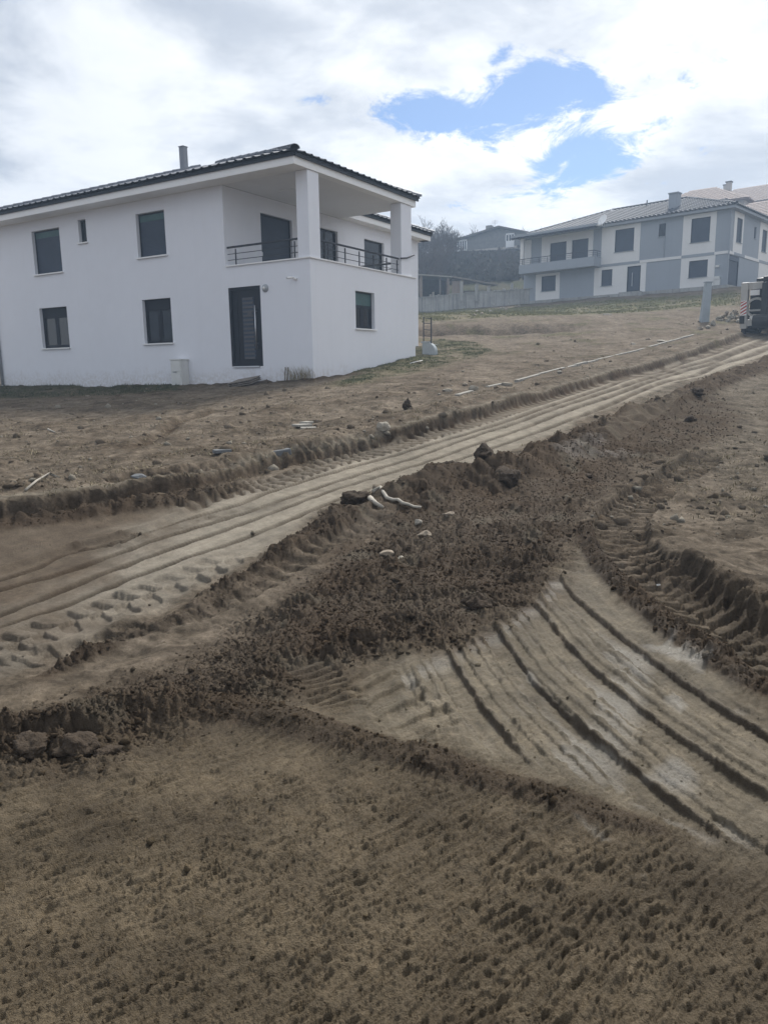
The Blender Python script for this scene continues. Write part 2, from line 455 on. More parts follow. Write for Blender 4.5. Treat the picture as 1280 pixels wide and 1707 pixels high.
# --- outlines and lines traced on the ground, as plan positions
ROAD = gp([(-260, 935), (0, 874), (100, 862), (200, 848), (300, 835), (400, 808), (500, 778), (600, 748), (700, 722), (800, 692), (900, 663), (1000, 634), (1100, 608), (1200, 578), (1250, 563), (1350, 530),
           (1420, 545), (1280, 592), (1245, 602), (1181, 624), (1142, 633), (1088, 652), (1032, 673), (980, 694), (934, 717), (850, 752), (735, 790), (640, 818), (533, 852), (454, 911), (400, 950), (281, 1003), (187, 1041), (106, 1081), (0, 1134), (-260, 1275)])
GROOVES = [line_px(p) for p in (
    [(-200, 1130), (0, 1048), (94, 1016), (187, 978), (281, 942), (400, 901), (529, 849), (619, 816), (735, 777), (850, 737), (934, 706), (1000, 681), (1058, 655), (1121, 633), (1191, 610), (1245, 594), (1290, 577)],
    [(-150, 1080), (0, 1025), (141, 969), (200, 947), (281, 917), (400, 875), (479, 846), (579, 811), (672, 782), (760, 753), (887, 708), (1000, 666), (1050, 648), (1130, 621), (1191, 603), (1280, 571)],
    [(-150, 1030), (0, 984), (84, 962), (131, 947), (237, 909), (297, 889), (400, 858), (491, 827), (610, 788), (700, 759), (794, 726), (887, 695), (1000, 656), (1050, 639), (1121, 617), (1191, 597), (1254, 575), (1285, 562)],
    [(-150, 1010), (0, 967), (56, 950), (109, 923), (187, 908), (281, 875), (400, 841), (447, 822), (547, 791), (640, 764), (700, 746), (794, 718), (887, 687), (1000, 648), (1050, 630), (1121, 610), (1191, 588), (1249, 566), (1275, 556)])]
EDGE_LINE = line_px([(-100, 985), (0, 948), (56, 931), (120, 908), (219, 884), (320, 848), (400, 812), (485, 786), (547, 766), (640, 737), (700, 722)])
T1 = line_px([(250, 858), (360, 828), (454, 803), (547, 773), (672, 739), (760, 712), (794, 703), (864, 680), (934, 656), (1000, 636), (1100, 610), (1180, 585), (1240, 564)])
BANK = line_px([(-150, 872), (0, 841), (60, 833), (125, 820), (175, 811), (281, 800), (344, 786), (400, 773), (441, 759), (507, 748), (610, 725), (700, 705), (770, 686), (850, 664), (887, 655), (958, 637), (1050, 612), (1130, 590), (1190, 571), (1245, 553)], 6, dz=0.15)
T0 = line_px([(140, 829), (175, 826), (281, 815), (400, 792), (485, 772), (579, 752), (660, 732)], 6, dz=-0.03)
LBERM = line_px([(-120, 890), (0, 863), (78, 855), (187, 840), (281, 831), (330, 822), (390, 808), (450, 795)], 6, dz=0.08)
T2 = line_px([(-120, 1140), (9, 1084), (94, 1048), (162, 1026), (250, 992), (312, 967), (375, 938), (430, 915)], 8)
T3 = line_px([(-60, 1150), (62, 1112), (187, 1078), (281, 1047), (400, 1003), (472, 962), (535, 927), (610, 892), (641, 868), (668, 848)], 8, dz=-0.04)
WIND1 = line_px([(0, 1140), (106, 1090), (187, 1050), (281, 1010), (400, 958), (454, 922), (522, 880), (575, 850), (600, 838)], 6, dz=0.1)
WIND2 = line_px([(640, 825), (700, 806), (750, 790), (830, 785), (900, 757), (960, 733), (1020, 705), (1090, 672), (1150, 650), (1210, 625), (1280, 600), (1340, 582)], 6, dz=0.17)
NEARBERM = line_px([(-150, 1270), (0, 1243), (90, 1226), (200, 1197), (300, 1187), (420, 1197), (560, 1224), (640, 1244), (730, 1265), (800, 1286), (880, 1306), (960, 1331), (1050, 1358), (1160, 1400)], 6, dz=0.04)
HEAP = gp([(520, 885), (580, 850), (650, 835), (700, 812), (745, 790), (800, 785), (850, 790), (930, 755), (1000, 730), (1050, 700), (1110, 690), (1190, 662), (1225, 690), (1230, 720), (1180, 742), (1100, 772), (1050, 800), (1000, 835), (975, 870), (950, 915), (935, 955), (905, 1000), (850, 1040), (800, 1070), (740, 1085), (640, 1095), (560, 1130), (500, 1145), (440, 1200), (330, 1215), (200, 1240), (165, 1285), (0, 1300), (-120, 1310), (-120, 1240), (0, 1215), (200, 1140), (330, 1095), (430, 1030), (520, 960), (600, 905)])
PANEL = gp([(735, 1080), (800, 1065), (860, 1040), (900, 1005), (940, 975), (965, 905), (1000, 955), (1060, 1010), (1110, 1055), (1170, 1100), (1230, 1135), (1290, 1180), (1420, 1270), (1420, 1560), (1270, 1440), (1168, 1400), (1050, 1350), (880, 1300), (760, 1270), (640, 1235), (560, 1200), (640, 1100)])
NGR = [line_px(p) for p in (
    [(930, 962), (947, 989), (1026, 1054), (1114, 1120), (1201, 1181), (1280, 1229), (1400, 1300)],
    [(880, 1000), (891, 1015), (965, 1094), (1048, 1164), (1114, 1216), (1201, 1277), (1280, 1326), (1400, 1400)],
    [(812, 1040), (823, 1052), (895, 1137), (965, 1203), (1035, 1264), (1114, 1330), (1201, 1393), (1262, 1434)],
    [(732, 1072), (737, 1081), (790, 1159), (834, 1216), (895, 1291)])]
NGR2 = [line_px(p) for p in ([(1120, 1315), (1170, 1345), (1280, 1422), (1380, 1500)], [(1190, 1150), (1240, 1185), (1300, 1225)], [(860, 1090), (930, 1165), (1000, 1235), (1060, 1290)], [(985, 1060), (1060, 1120), (1130, 1180)], [(680, 1100), (700, 1150), (740, 1215)])]
def between(A, B, t, off=0.0):
    def even(L):
        q = np.r_[0, np.cumsum(np.hypot(*np.diff(L, axis=0).T))]; u = np.linspace(0, q[-1], 40)
        return np.c_[np.interp(u, q, L[:, 0]), np.interp(u, q, L[:, 1])]
    a, b = even(A), even(B); return a * (1 - t) + b * t
NGR3 = [between(NGR[k], NGR[k + 1], t) for k in range(3) for t in (.36, .52, .78)] + [between(NGR[2], NGR[3], t) for t in (1.3, 1.45, 1.75)]
T5 = line_px([(1180, 768), (1137, 798), (1090, 830), (1052, 857), (1034, 880), (1036, 912), (1060, 950), (1110, 992), (1167, 1040), (1227, 1083), (1290, 1122), (1380, 1175)], 8, dz=-0.08)
SHOULD = line_px([(966, 868), (982, 902), (1010, 946), (1056, 988), (1114, 1035), (1173, 1078), (1233, 1114), (1284, 1144), (1370, 1195)], 6, dz=0.06)
LOBES = line_px([(1080, 900), (1108, 925), (1150, 940), (1190, 965), (1235, 988), (1290, 1020), (1380, 1075)], 8, dz=0.1)
T4 = line_px([(1000, 752), (1027, 736), (1060, 715), (1100, 690), (1130, 672)], 8, dz=-0.04)
T6 = line_px([(500, 1110), (535, 1135), (560, 1165), (575, 1190)], 8)
T7 = line_px([(590, 1120), (640, 1150), (690, 1190), (720, 1225)], 8)
TRENCH = line_px([(640, 552), (700, 553), (780, 552), (850, 551), (930, 547), (985, 540)])
FIELDRUT = line_px([(225, 748), (270, 722), (300, 702), (340, 690), (400, 676)])
MEADOW = gp([(690, 508), (770, 512), (870, 512), (960, 505), (1060, 498), (1130, 494), (1235, 488), (1235, 508), (1150, 512), (1060, 520), (980, 524), (880, 526), (800, 530), (700, 537)])
LAWN = gp([(690, 575), (740, 566), (800, 572), (822, 583), (790, 596), (740, 606), (700, 618), (640, 628), (600, 640), (560, 645), (600, 615)])
WEEDS = gp([(-100, 640), (0, 641), (180, 642), (300, 640), (300, 652), (180, 659), (0, 664), (-100, 662)])
STRIP = gp([(110, 905), (230, 879), (400, 849), (505, 826), (440, 852), (300, 886), (200, 912), (120, 926)])
WETS = [gp(p) for p in ([(915, 775), (960, 762), (1000, 748), (1010, 754), (980, 766), (1045, 757), (1062, 763), (1040, 772), (1000, 770), (950, 781)],
                        [(1070, 1075), (1110, 1055), (1150, 1085), (1180, 1110), (1160, 1125), (1110, 1100)],
                        [(1075, 1290), (1110, 1265), (1160, 1290), (1150, 1320), (1110, 1312)],
                        [(1085, 1160), (1120, 1150), (1150, 1175), (1130, 1190)],
                        [(870, 1140), (885, 1140), (915, 1180), (905, 1186)],
                        [(1020, 1290), (1040, 1290), (1120, 1360), (1180, 1400), (1160, 1404), (1080, 1350)],
                        [(955, 1372), (975, 1380), (1030, 1430), (1065, 1470), (1050, 1470), (1000, 1425)])]


def terrain(x, y, sp):
    """height, albedo, wetness and region of the soil; sp is the spacing of the samples (drops finer relief)"""
    x = np.asarray(x, float); y = np.asarray(y, float); n = len(x)
    z = base_z(x, y); SPm = np.broadcast_to(np.asarray(sp, np.float32), (n,))
    fine = lambda wl: np.clip((wl / np.maximum(sp, 1e-4) - 2.0) / 2.0, 0, 1).astype(np.float32)
    r = np.hypot(x, y)
    wx = x + 0.10 * perlin(x * 2.1, y * 2.1, 3) + 0.05 * perlin(x * 6.3, y * 6.3, 4); wy = y + 0.10 * perlin(x * 2.1, y * 2.1, 5) + 0.05 * perlin(x * 6.3, y * 6.3, 6)
    far = sstep(70, 78, y + 0.0 * x)
    road = poly_mask(wx * .6 + x * .4, wy * .6 + y * .4, ROAD, 0.12)
    heap = poly_mask(wx, wy, HEAP, 0.30)
    panel = poly_mask(wx + .06 * perlin(x * 5, y * 5, 200), wy + .06 * perlin(x * 5, y * 5, 201), PANEL, 0.22) * (1 - heap)
    n05 = perlin(x * 0.5, y * 0.5, 1); n1 = perlin(x * 1.3, y * 1.3, 2); n3 = perlin(x * 3.1, y * 3.1, 7)
    near = (1 - sstep(3.0, 5.0, y - 0.25 * x)) * (1 - panel) * (1 - heap) * (1 - road)
    # roughness of the soil surface
    Rm = np.full(n, 0.40, np.float32)
    Rm = Rm * (1 - road) + 0.10 * road
    Rm = Rm * (1 - panel) + (0.40 + .12 * n3) * panel
    Rm = Rm * (1 - heap) + 1.0 * heap
    moist = 0.42 + 0.22 * n05 + 0.18 * n1 + 0.1 * n3
    dark = np.zeros(n, np.float32)
    z = z + (0.05 * n05 + 0.025 * n1) * (1 - 0.8 * road) * (1 - .7 * panel) * sstep(2, 7, r) * (1 - far)
    wetx = np.zeros(n, np.float32)
    pale = np.zeros(n, np.float32)

    def line(L, margin):
        return polyline_coords(x, y, L, margin)
    def crumb(i, w):                       # crumbly loose soil there
        np.maximum.at(Rm, i, w.astype(np.float32))
    def darken(i, w):
        np.maximum.at(dark, i, w.astype(np.float32))

    # the big heap: swollen, with lumps
    hb = poly_mask(x, y, HEAP, 0.9)
    lump = 0.55 + 0.5 * perlin(x * 1.7 + 3, y * 1.7, 21) + 0.3 * perlin(x * 3.9, y * 3.9, 22)
    z = z + hb * np.clip(lump, 0.1, 2) * 0.085
    dark = np.maximum(dark, heap * (0.75 + 0.2 * n1))
    # windrows beside the road
    for L, hgt, wid in ((WIND1, 0.17, 0.22), (WIND2, 0.26, 0.34)):
        i, s, a, e = line(L, 1.2)
        if L is WIND1: fr_ = a / 5.2; hgt = 0.075 + 0.12 * sstep(.45, 1.0, fr_); wid = 0.10 + .13 * sstep(.4, 1, fr_)
        nn = 1 + 0.40 * perlin(x[i] * 1.9, y[i] * 1.9 + 5, 8) + 0.35 * perlin(x[i] * 4.7, y[i] * 4.7 + 9, 9)
        w_ = wid * (1 + 0.2 * perlin(a * 1.1, s * 0 + 2, 10))
        w_ = np.where(s > 0, w_ * 0.7, w_ * 1.25)
        p = np.exp(-(np.abs(s) / w_) ** 2.4) * sstep(-.2, 0.7, e) * (0.55 + 0.45 * sstep(0, 4, a)) if L is WIND1 else np.exp(-(np.abs(s) / w_) ** 2.4) * sstep(-.3, 0.5, e)
        z[i] += hgt * nn * p
        crumb(i, sstep(0.12, 0.5, p)); darken(i, sstep(0.1, 0.45, p) * 0.85)
        road[i] *= 1 - sstep(0.15, 0.45, p)
    # cut bank along the far edge of the road (step up on the left of travel)
    i, s, a, e = line(BANK, 1.6)
    hb_ = (0.16 + 0.05 * perlin(a * 0.5, a * 0, 12)) * sstep(0, 1.0, e)
    wob = 0.05 * perlin(a * 2.3, s * 0.5, 13) + 0.03 * perlin(a * 7, s * 2, 14)
    face = sstep(-0.05, 0.04, s + wob)
    z[i] += hb_ * face * (1 - sstep(0.4, 1.6, s)) + 0.05 * sstep(0.1, .5, s) * (1 - sstep(.5, 1.2, s)) * np.clip(perlin(a * 1.4, s * 2.5, 15) + .2, 0, 1)
    z[i] -= 0.05 * np.exp(-((s + 0.2) / 0.18) ** 2) * sstep(0, 1.0, e)
    darken(i, np.exp(-((s + wob + 0.02) / 0.07) ** 2) * 0.9 + 0.5 * np.exp(-((s - .5) / .3) ** 2) * np.clip(perlin(a * 0.9, s * 2, 16) + .1, 0, 1))  # shade of the cut face painted dark, plus patchy tone on top
    crumb(i, 0.55 * sstep(0.12, .3, s) * (1 - sstep(.6, 1.3, s)))
    np.maximum.at(pale, i, (np.exp(-((s + wob - 0.10) / 0.06) ** 2) * 0.75 * sstep(0, 1, e)).astype(np.float32)); crumb(i, .8 * np.exp(-((s + .02) / .09) ** 2))

    # tyre tracks: rut, bars, shoulders
    def track(L, width, depth, pitch, lug, slant, shoulder=0.03, two=False, fade=0.5, dk=0.25, wall=1.0, edge=(-.15, .2), rm=.16):
        i, s, a, e = line(L, width * 1.3 + 0.1)
        if len(i) == 0: return
        sp_i = fine(pitch * 0.9)[i] if np.ndim(sp) else 1.0
        h = width / 2; en = sstep(0, fade, e)
        s = s + 0.02 * perlin(a * 3, s * 3, 31)
        ins = 1 - sstep(h * (1 - 0.12 * wall), h * 1.12, np.abs(s))
        ph = a / pitch + (np.abs(s) * slant if two else s * slant)
        if two: ph = ph + np.where(s > 0, 0.5, 0.0)
        ph = ph + 0.12 * perlin(a * 2, s * 2, 32) + 0.10 * perlin(a * 7, s * 7, 38)
        sq = np.sin(2 * np.pi * ph); bar = sstep(edge[0], edge[1], sq)
        amp = 0.75 + 0.5 * perlin(a * 1.3, s * 2.2, 33)
        z[i] += en * (-depth * ins + lug * amp * bar * ins * sp_i + shoulder * np.exp(-((np.abs(s) - h * 1.15) / (0.05 + 0.1 * h)) ** 2) * (1 + 0.6 * perlin(a * 5, s * 4, 34)))
        Rm[i] = Rm[i] * (1 - 0.9 * en * ins) + rm * en * ins
        dark[i] = dark[i] * (1 - 0.55 * en * ins) + dk * en * ins * (1 - .5 * bar) * .6  # darkest between the bars: shade of the tread painted in
    # rows of scallops left by tyre side bars on a soft bank
    def scallops(L, rad_, pitch, depth, off=0.0, fade=0.4):
        i, s, a, e = line(L, rad_ * 1.5)
        if len(i) == 0: return
        a2 = a + pitch * (.45 * perlin(a * 1.9, a * 0 + 3, 36) + .2 * perlin(a * 5, s * 3, 37)); s = s + .05 * perlin(a * 2.7, a * 0 + 9, 38) + .025 * perlin(a * 11, s * 9, 39); ph = (a2 / pitch) % 1.0 - 0.5
        d2 = (ph * pitch / (0.40 * pitch)) ** 2 + ((s - off) / rad_) ** 2
        cup = np.clip(1 - d2, 0, 1) ** 0.7
        z[i] -= depth * cup * sstep(0, fade, e) * np.clip(0.75 + .9 * perlin(np.floor(a2 / pitch) * 1.37, s * 0 + .4, 35), .15, 1.5)
        darken(i, (cup * 0.5).astype(np.float32))  # shade inside the cups painted into the dark mask

    track(T1, 0.46, 0.02, 0.19, 0.05, 1.3, 0.006, dk=1.5)
    track(T0, 0.34, 0.05, 0.20, 0.035, 0.9, 0.02, dk=.5)
    scallops(T0, 0.13, 0.20, 0.06, 0.02)
    # berm at the foot of the bank, left
    i, s, a, e = line(LBERM, 0.6)
    p = np.exp(-(np.abs(s) / 0.20) ** 2) * sstep(0, 0.8, e)
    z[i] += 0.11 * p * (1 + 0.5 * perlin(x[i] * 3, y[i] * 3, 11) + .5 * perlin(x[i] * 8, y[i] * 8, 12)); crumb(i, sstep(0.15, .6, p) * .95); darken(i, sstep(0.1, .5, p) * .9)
    track(T2, 0.42, 0.014, 0.235, 0.042, 1.5, 0.016, two=True, dk=0.45, edge=(-.2, .3), rm=.40)
    track(T3, 0.30, 0.04, 0.21, 0.032, 1.3, 0.02, dk=0.2, rm=.52)
    scallops(T3, 0.07, 0.21, 0.014, 0.15)
    track(T4, 0.50, 0.07, 0.24, 0.035, 1.1, 0.03)
    track(T5, 0.50, 0.11, 0.150, 0.062, 1.8, 0.02, two=True, dk=0.75, edge=(-.06, .10), rm=.42)
    i, s, a, e = line(SHOULD, 0.6)                       # soft shoulder thrown up by the big tyre
    p = np.exp(-(np.abs(s) / 0.095) ** 2.2) * sstep(0, 0.5, e)
    z[i] += 0.065 * p * (1 + 0.35 * perlin(a * 4, s * 3, 36)); crumb(i, sstep(.2, .6, p) * .8); darken(i, sstep(.1, .5, p) * .95)
    i, s, a, e = line(LOBES, 0.9)                        # bank on its far side
    bank = sstep(-0.30, 0.12, s + 0.05 * perlin(a * 3, s, 37)) * (1 - sstep(0.15, 0.8, s)) * sstep(0, 0.6, e)
    z[i] += 0.14 * bank * (1 + .25 * perlin(a * 3, s * 5, 39))
    scallops(LOBES, 0.085, 0.140, 0.060, 0.01)
    scallops(LOBES, 0.085, 0.150, 0.055, -0.16)
    i, s, a, e = line(LOBES, 0.5); darken(i, np.exp(-((s + 0.05) / .17) ** 2) * 0.65 * sstep(0, .6, e)); crumb(i, np.exp(-((s - .02) / .2) ** 2) * .75)  # shaded side of this bank painted dark, with loose crumbs
    track(T6, 0.24, 0.025, 0.085, 0.03, 0.0, 0.0, fade=0.1)
    track(T7, 0.36, 0.02, 0.16, 0.03, 2.4, 0.0, fade=0.15, dk=.1)

    # scraper grooves on the road
    for L in GROOVES:
        i, s, a, e = line(L, 0.30)
        d_ = 0.035 + 0.012 * perlin(a * 0.8, a * 0, 41)
        wv = 0.007 * perlin(a * 3, a * 0 + 3, 42)
        gw = np.maximum(0.036, SPm[i] * 1.1)
        z[i] += road[i] * (-d_ * 1.7 * np.exp(-((s + wv) / gw) ** 4) + 0.012 * np.exp(-((s + wv + .07) / 0.028) ** 2) * (1 + perlin(a * 6, s * 9, 43)))
        darken(i, np.exp(-((s + wv - .008) / (gw * 1.15)) ** 4) * 0.97 * road[i] * (.8 + .4 * perlin(a * 1.7, a * 0 + 8, 60)))  # shade in the groove and on its walls painted into the colour
    # fine drag streaks along the scraped road, and a strip of loose dark crumbs
    i, s, a, e = line(GROOVES[1], 3.0)
    streak = np.zeros(n, np.float32); streak[i] = (perlin(s * 16, a * .55, 141) * .6 + perlin(s * 34, a * 1.1, 142) * .5) * fine(.10)[i] + perlin(s * 5, a * .4, 143) * .6
    strip = poly_mask(wx, wy, STRIP, 0.10) * np.clip(.55 + .9 * perlin(x * 5, y * 5, 144) + .4 * perlin(x * 13, y * 13, 145), 0, 1)
    Rm = np.maximum(Rm, strip * .62); dark = np.maximum(dark, strip * .6)
    i, s, a, e = line(EDGE_LINE, 0.3)
    z[i] += 0.022 * np.exp(-(s / 0.04) ** 2) * sstep(0, .6, e) - 0.022 * np.exp(-((s + .09) / 0.05) ** 2) * sstep(0, .6, e)
    # wide grooves and steps on the graded panel close by
    for L, A in [(l, 0.025) for l in NGR] + [(l, 0.016) for l in NGR2] + [(l, 0.011) for l in NGR3]:
        i, s, a, e = line(L, 0.40)
        en = sstep(0, 0.35, e); wv = 0.012 * perlin(a * 5, a * 0 + 1, 44) + 0.007 * perlin(a * 17, a * 0 + 1, 45)
        q = s + wv
        rag = 0.022 * perlin(a * 7, a * 0 + 6, 52) + 0.012 * perlin(a * 19, s * 9, 53)
        fw = 0.105 if A > .02 else .05
        flo = sstep(-fw - .030, -fw + .012, q + rag) * (1 - sstep(-.006, .004, q))
        prof = -flo
        rid = 0.30 * np.exp(-((q - 0.016) / 0.016) ** 2) * np.clip(1 + 0.9 * perlin(a * 14, s * 10, 46), 0, 2) + 0.35 * np.exp(-((q + fw + .035 + rag) / 0.02) ** 2) * np.clip(.3 + 1.1 * perlin(a * 9, s * 8, 54), 0, 2)
        z[i] += A * en * (prof + rid)
        Rm[i] = np.where(flo * en > .5, .06, Rm[i]); np.maximum.at(wetx, i, (en * flo * np.clip(.35 + .8 * perlin(a * 2.2, s * 3, 55), 0, 1)).astype(np.float32))
        np.maximum.at(pale, i, (en * .8 * np.exp(-((q + fw + .02 + rag) / 0.016) ** 2) * np.clip(perlin(a * 3.5, s * 5, 56) + .15, 0, 1)).astype(np.float32))
        crumb(i, en * np.exp(-((q - 0.01) / 0.03) ** 2) * .36); darken(i, en * np.exp(-((q + 0.001) / 0.012) ** 2) * .8 * (A > .02))  # crumbly lip; shade of the steep groove side painted as a dark line
    # low rough edge of loose soil across the foreground
    i, s, a, e = line(NEARBERM, 0.55)
    tl = np.interp(a, [0, 1.0, 2.2, 3.2, 4.2], [0.10, 0.10, 0.042, 0.022, 0.006])
    p = np.exp(-(np.abs(s) / np.interp(a, [0, 1.5, 3.5], [0.24, 0.12, .06])) ** 2) * sstep(0, 0.25, e)
    z[i] += tl * p * (1 + .5 * perlin(a * 5, s * 4, 47)); crumb(i, sstep(.15, .6, p) * np.interp(a, [0, 1.2, 2.4, 4], [.95, .8, .58, .45])); darken(i, sstep(.1, .5, p) * .75)
    # distant cut trench and field rut
    i, s, a, e = line(TRENCH, 3.2)
    s = s + .5 * perlin(a * .45, a * 0, 57) + .3 * perlin(a * 1.3, s, 58)
    z[i] += -0.5 * np.exp(-((s + 0.2) / 0.7) ** 2) * sstep(0, 3, e) * (1 + .5 * perlin(a * .7, s, 59)) + 0.22 * np.exp(-((s - 1.6) / .7) ** 2) * sstep(0, 3, e)
    darken(i, np.exp(-((s - .25) / .7) ** 2) * sstep(0, 3, e) * (.45 + .45 * perlin(a * .8, s * 2, 48)))
    i, s, a, e = line(FIELDRUT, 0.5)
    z[i] += (-0.07 * np.exp(-(s / 0.12) ** 2) + 0.05 * np.exp(-((s - .2) / 0.1) ** 2)) * sstep(0, .8, e) * (1 + .5 * perlin(a * 2, s, 49)); darken(i, np.exp(-(s / .14) ** 2) * .7)
    # spoil along the house foot
    p_ = (x - HA.o[0]) * HA.y[0] + (y - HA.o[1]) * HA.y[1]; q_ = (x - HA.o[0]) * HA.x[0] + (y - HA.o[1]) * HA.x[1]
    foot = np.exp(-((p_ + 0.25) / 0.28) ** 2) * (q_ > -16.5) * (q_ < 0.4) + np.exp(-((q_ - 0.25) / 0.28) ** 2) * (p_ > -.4) * (p_ < 6.3)
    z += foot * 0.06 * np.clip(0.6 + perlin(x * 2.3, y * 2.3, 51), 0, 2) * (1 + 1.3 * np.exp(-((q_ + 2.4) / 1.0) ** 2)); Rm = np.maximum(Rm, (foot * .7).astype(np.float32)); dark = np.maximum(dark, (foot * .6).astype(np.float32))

    # --- fine relief of the soil
    crumbs = 0.0
    for wl, am, sd_ in ((0.30, 0.022, 61), (0.14, 0.020, 62), (0.065, 0.019, 63), (0.032, 0.014, 64), (0.016, 0.008, 65)):
        f = fine(wl)
        if f.max() <= 0: continue
        c = np.abs(perlin(x / wl + 7, y / wl, sd_)); crumbs = crumbs + f * am * (2.0 * c - 0.55)
    for wl, am, sd_ in ((0.11, 0.026, 66), (0.05, 0.020, 67), (0.024, 0.011, 68)):
        f = fine(wl)
        keep = perlin(x / wl * 0.31, y / wl * 0.31, sd_ + 20) > -0.15
        d = worley(x / wl, y / wl, sd_); crumbs = crumbs + f * am * np.sqrt(np.clip(1 - (d / 0.52) ** 2, 0, 1)) * keep
    grain = 0.0
    for wl, am, sd_ in ((0.018, 0.0028, 71), (0.010, 0.0026, 72)):
        grain = grain + fine(wl) * am * perlin(x / wl, y / wl, sd_)
    # scuffed stucco-like skin of the foreground, drawn out along one direction
    ang = rad(33) + 0.35 * n05; ca, sa = np.cos(ang), np.sin(ang)
    # (direction bends slowly, so use rotated coordinates of a fixed axis with warp)
    ax, ay = x * math.cos(rad(33)) + y * math.sin(rad(33)), -x * math.sin(rad(33)) + y * math.cos(rad(33))
    ax = ax + 0.05 * n3; ay = ay + 0.03 * perlin(x * 4, y * 4, 73)
    patch = 0.55 + 0.75 * perlin(x * 1.1 + 4, y * 1.1, 74) + 0.35 * perlin(x * 2.9, y * 2.9, 75)
    patch = np.clip(patch, 0.35, 1.4)
    scuff = 0.0
    def scales(wl, stretch, deg, sd_, warp=1.0):
        """short overlapping wavelets with a steep near side, drawn out along one direction"""
        c_, s_ = math.cos(rad(deg)), math.sin(rad(deg))
        u = (x * c_ + y * s_) / (wl * stretch); v = (-x * s_ + y * c_) / wl
        ph = v + warp * (.75 * perlin(u * .5, v * .30, sd_) + .45 * perlin(u * 1.2, v * .7, sd_ + 1)) + .16 * perlin(x / wl * 1.3, y / wl * 1.3, sd_ + 2)
        t = ph - np.floor(ph); saw = np.where(t < .22, t / .22, 1 - (t - .22) / .78)
        amp_ = np.clip(.62 + .75 * perlin(u * .8 + 3, v * .3, sd_ + 3), .08, 1.2)
        return saw * amp_
    dev = 6 * n05
    for wl, am, st, dg, sd_ in ((0.095, 0.019, 2.8, 44, 110), (0.044, 0.0175, 2.8, 40, 120), (0.021, 0.0125, 2.2, 46, 130)):
        f_ = fine(wl * .75)
        if f_.max() > 0: scuff = scuff + f_ * am * scales(wl, st, dg, sd_) * (np.clip(patch - .25, 0, 1.2) if wl > .05 else (.55 + .5 * patch))
    scuff = scuff + fine(.012) * .0032 * perlin(x / .012, y / .012, 79)
    coarse = Rm * Rm * np.clip(.75 + .95 * perlin(x * 1.25 + 2, y * 1.25, 160) + .5 * perlin(x * 3.3, y * 3.3, 161), .22, 1.5)
    z = z + coarse * crumbs * 1.3 + grain * (0.6 + Rm) + near * scuff * 1.15 * (1 - heap)
    z = z + (1 - near) * (1 - road) * (1 - heap) * scuff * (.6 - .1 * panel)
    z = z + road * (0.004 * perlin(ax * 6, ay * 30, 80) * fine(0.05))
    i, s, a, e = line(NGR[1], 2.2); z[i] += panel[i] * (.007 * perlin(s * 17, a * 1.6, 174) + .004 * np.abs(perlin(s * 38, a * 5, 175))) * fine(.05)[i]
    # shallow dents of the foreground
    dent = np.clip(perlin(x * 2.4 + 11, y * 2.4, 81) - 0.35, 0, 1)
    z = z - near * dent * 0.07
    # tiny dried crust and dead tufts on the field
    fld = (1 - near) * (1 - heap) * (1 - road) * (1 - panel) * (1 - far)
    for wl, am, sd_ in ((.10, .018, 84), (0.22, .038, 82), (.45, .04, 85), (.9, .05, 83)):
        q_ = perlin(x / wl * .7, y / wl, sd_); z = z + fld * fine(wl) * am * (q_ * .4 - np.abs(q_) * 1.1 + .3) * np.clip(.7 + n1, .2, 1.5)

    # --- albedo (kind of soil and how damp it is, with shade and sheen painted in)
    def C(r_, g_, b_): return np.array([r_, g_, b_], np.float32)[None]
    field = C(.195, .160, .122); fieldd = C(.112, .088, .064); roadc = C(.335, .295, .235); roadd = C(.135, .105, .076)
    damp = C(.068, .047, .0305); fore = C(.184, .143, .092); fored = C(.100, .076, .048); panc = C(.205, .170, .118); right = C(.165, .140, .108)  # damp also colours the shade painted in grooves, cups and bank faces
    mixf = lambda a, b, t: a * (1 - t[:, None]) + b * t[:, None]
    t = np.clip(0.42 + 0.5 * n05 + 0.45 * n1 + 0.3 * n3 + 0.35 * perlin(x * 7, y * 7, 91) * fine(.14), 0, 1)
    alb = mixf(field, fieldd, t.astype(np.float32))
    rt = sstep(5.0, 8.0, x - 0.12 * y + 3.4) * (1 - sstep(20, 26, y)) * sstep(4, 6, y)
    alb = mixf(alb, right * (0.92 + 0.16 * n1[:, None]), rt.astype(np.float32) * .75)
    i, s, a, e = line(NGR[1], 2.2)
    pst = np.zeros(n, np.float32); pst[i] = (perlin(s * 13, a * 1.1, 171) * .5 + perlin(s * 31, a * 2.4, 172) * .5) * fine(.06)[i] + perlin(s * 4, a * .7, 173) * .5
    fleck = (scales(.050, 2.4, 42, 180) * fine(.05) + .8 * scales(.024, 2.0, 46, 190) * fine(.022)) - .62
    alb = mixf(alb, mixf(fore, fored, np.clip(0.5 + 0.6 * n1 + 0.4 * n3 - .2 * patch + .12, 0, 1).astype(np.float32)) * (1 + .26 * np.clip(fleck, -1, 1))[:, None], near.astype(np.float32))
    alb = mixf(alb, panc * (0.95 + 0.14 * n3[:, None] + 0.12 * n1[:, None] + .34 * pst[:, None]) * (1 + .22 * np.clip(fleck, -1, 1))[:, None], panel)
    # road: pale dried slurry, browner and damper towards its left end
    brown = np.clip(sstep(1.7, 2.9, -x + .3 * n1 + .25 * n3) + 0.12 * n3, 0, 1)
    rc = mixf(roadc * (0.95 + 0.12 * n1[:, None] + .05 * n3[:, None]), roadd, (brown * (1 - sstep(10, 13, y))).astype(np.float32))
    rc = rc * (1 + .16 * np.clip(streak, -1.2, 1.2))[:, None]
    alb = mixf(alb, rc, road)
    # dry specks and damp flecks, coarse enough for the sampling
    mot = 0.0
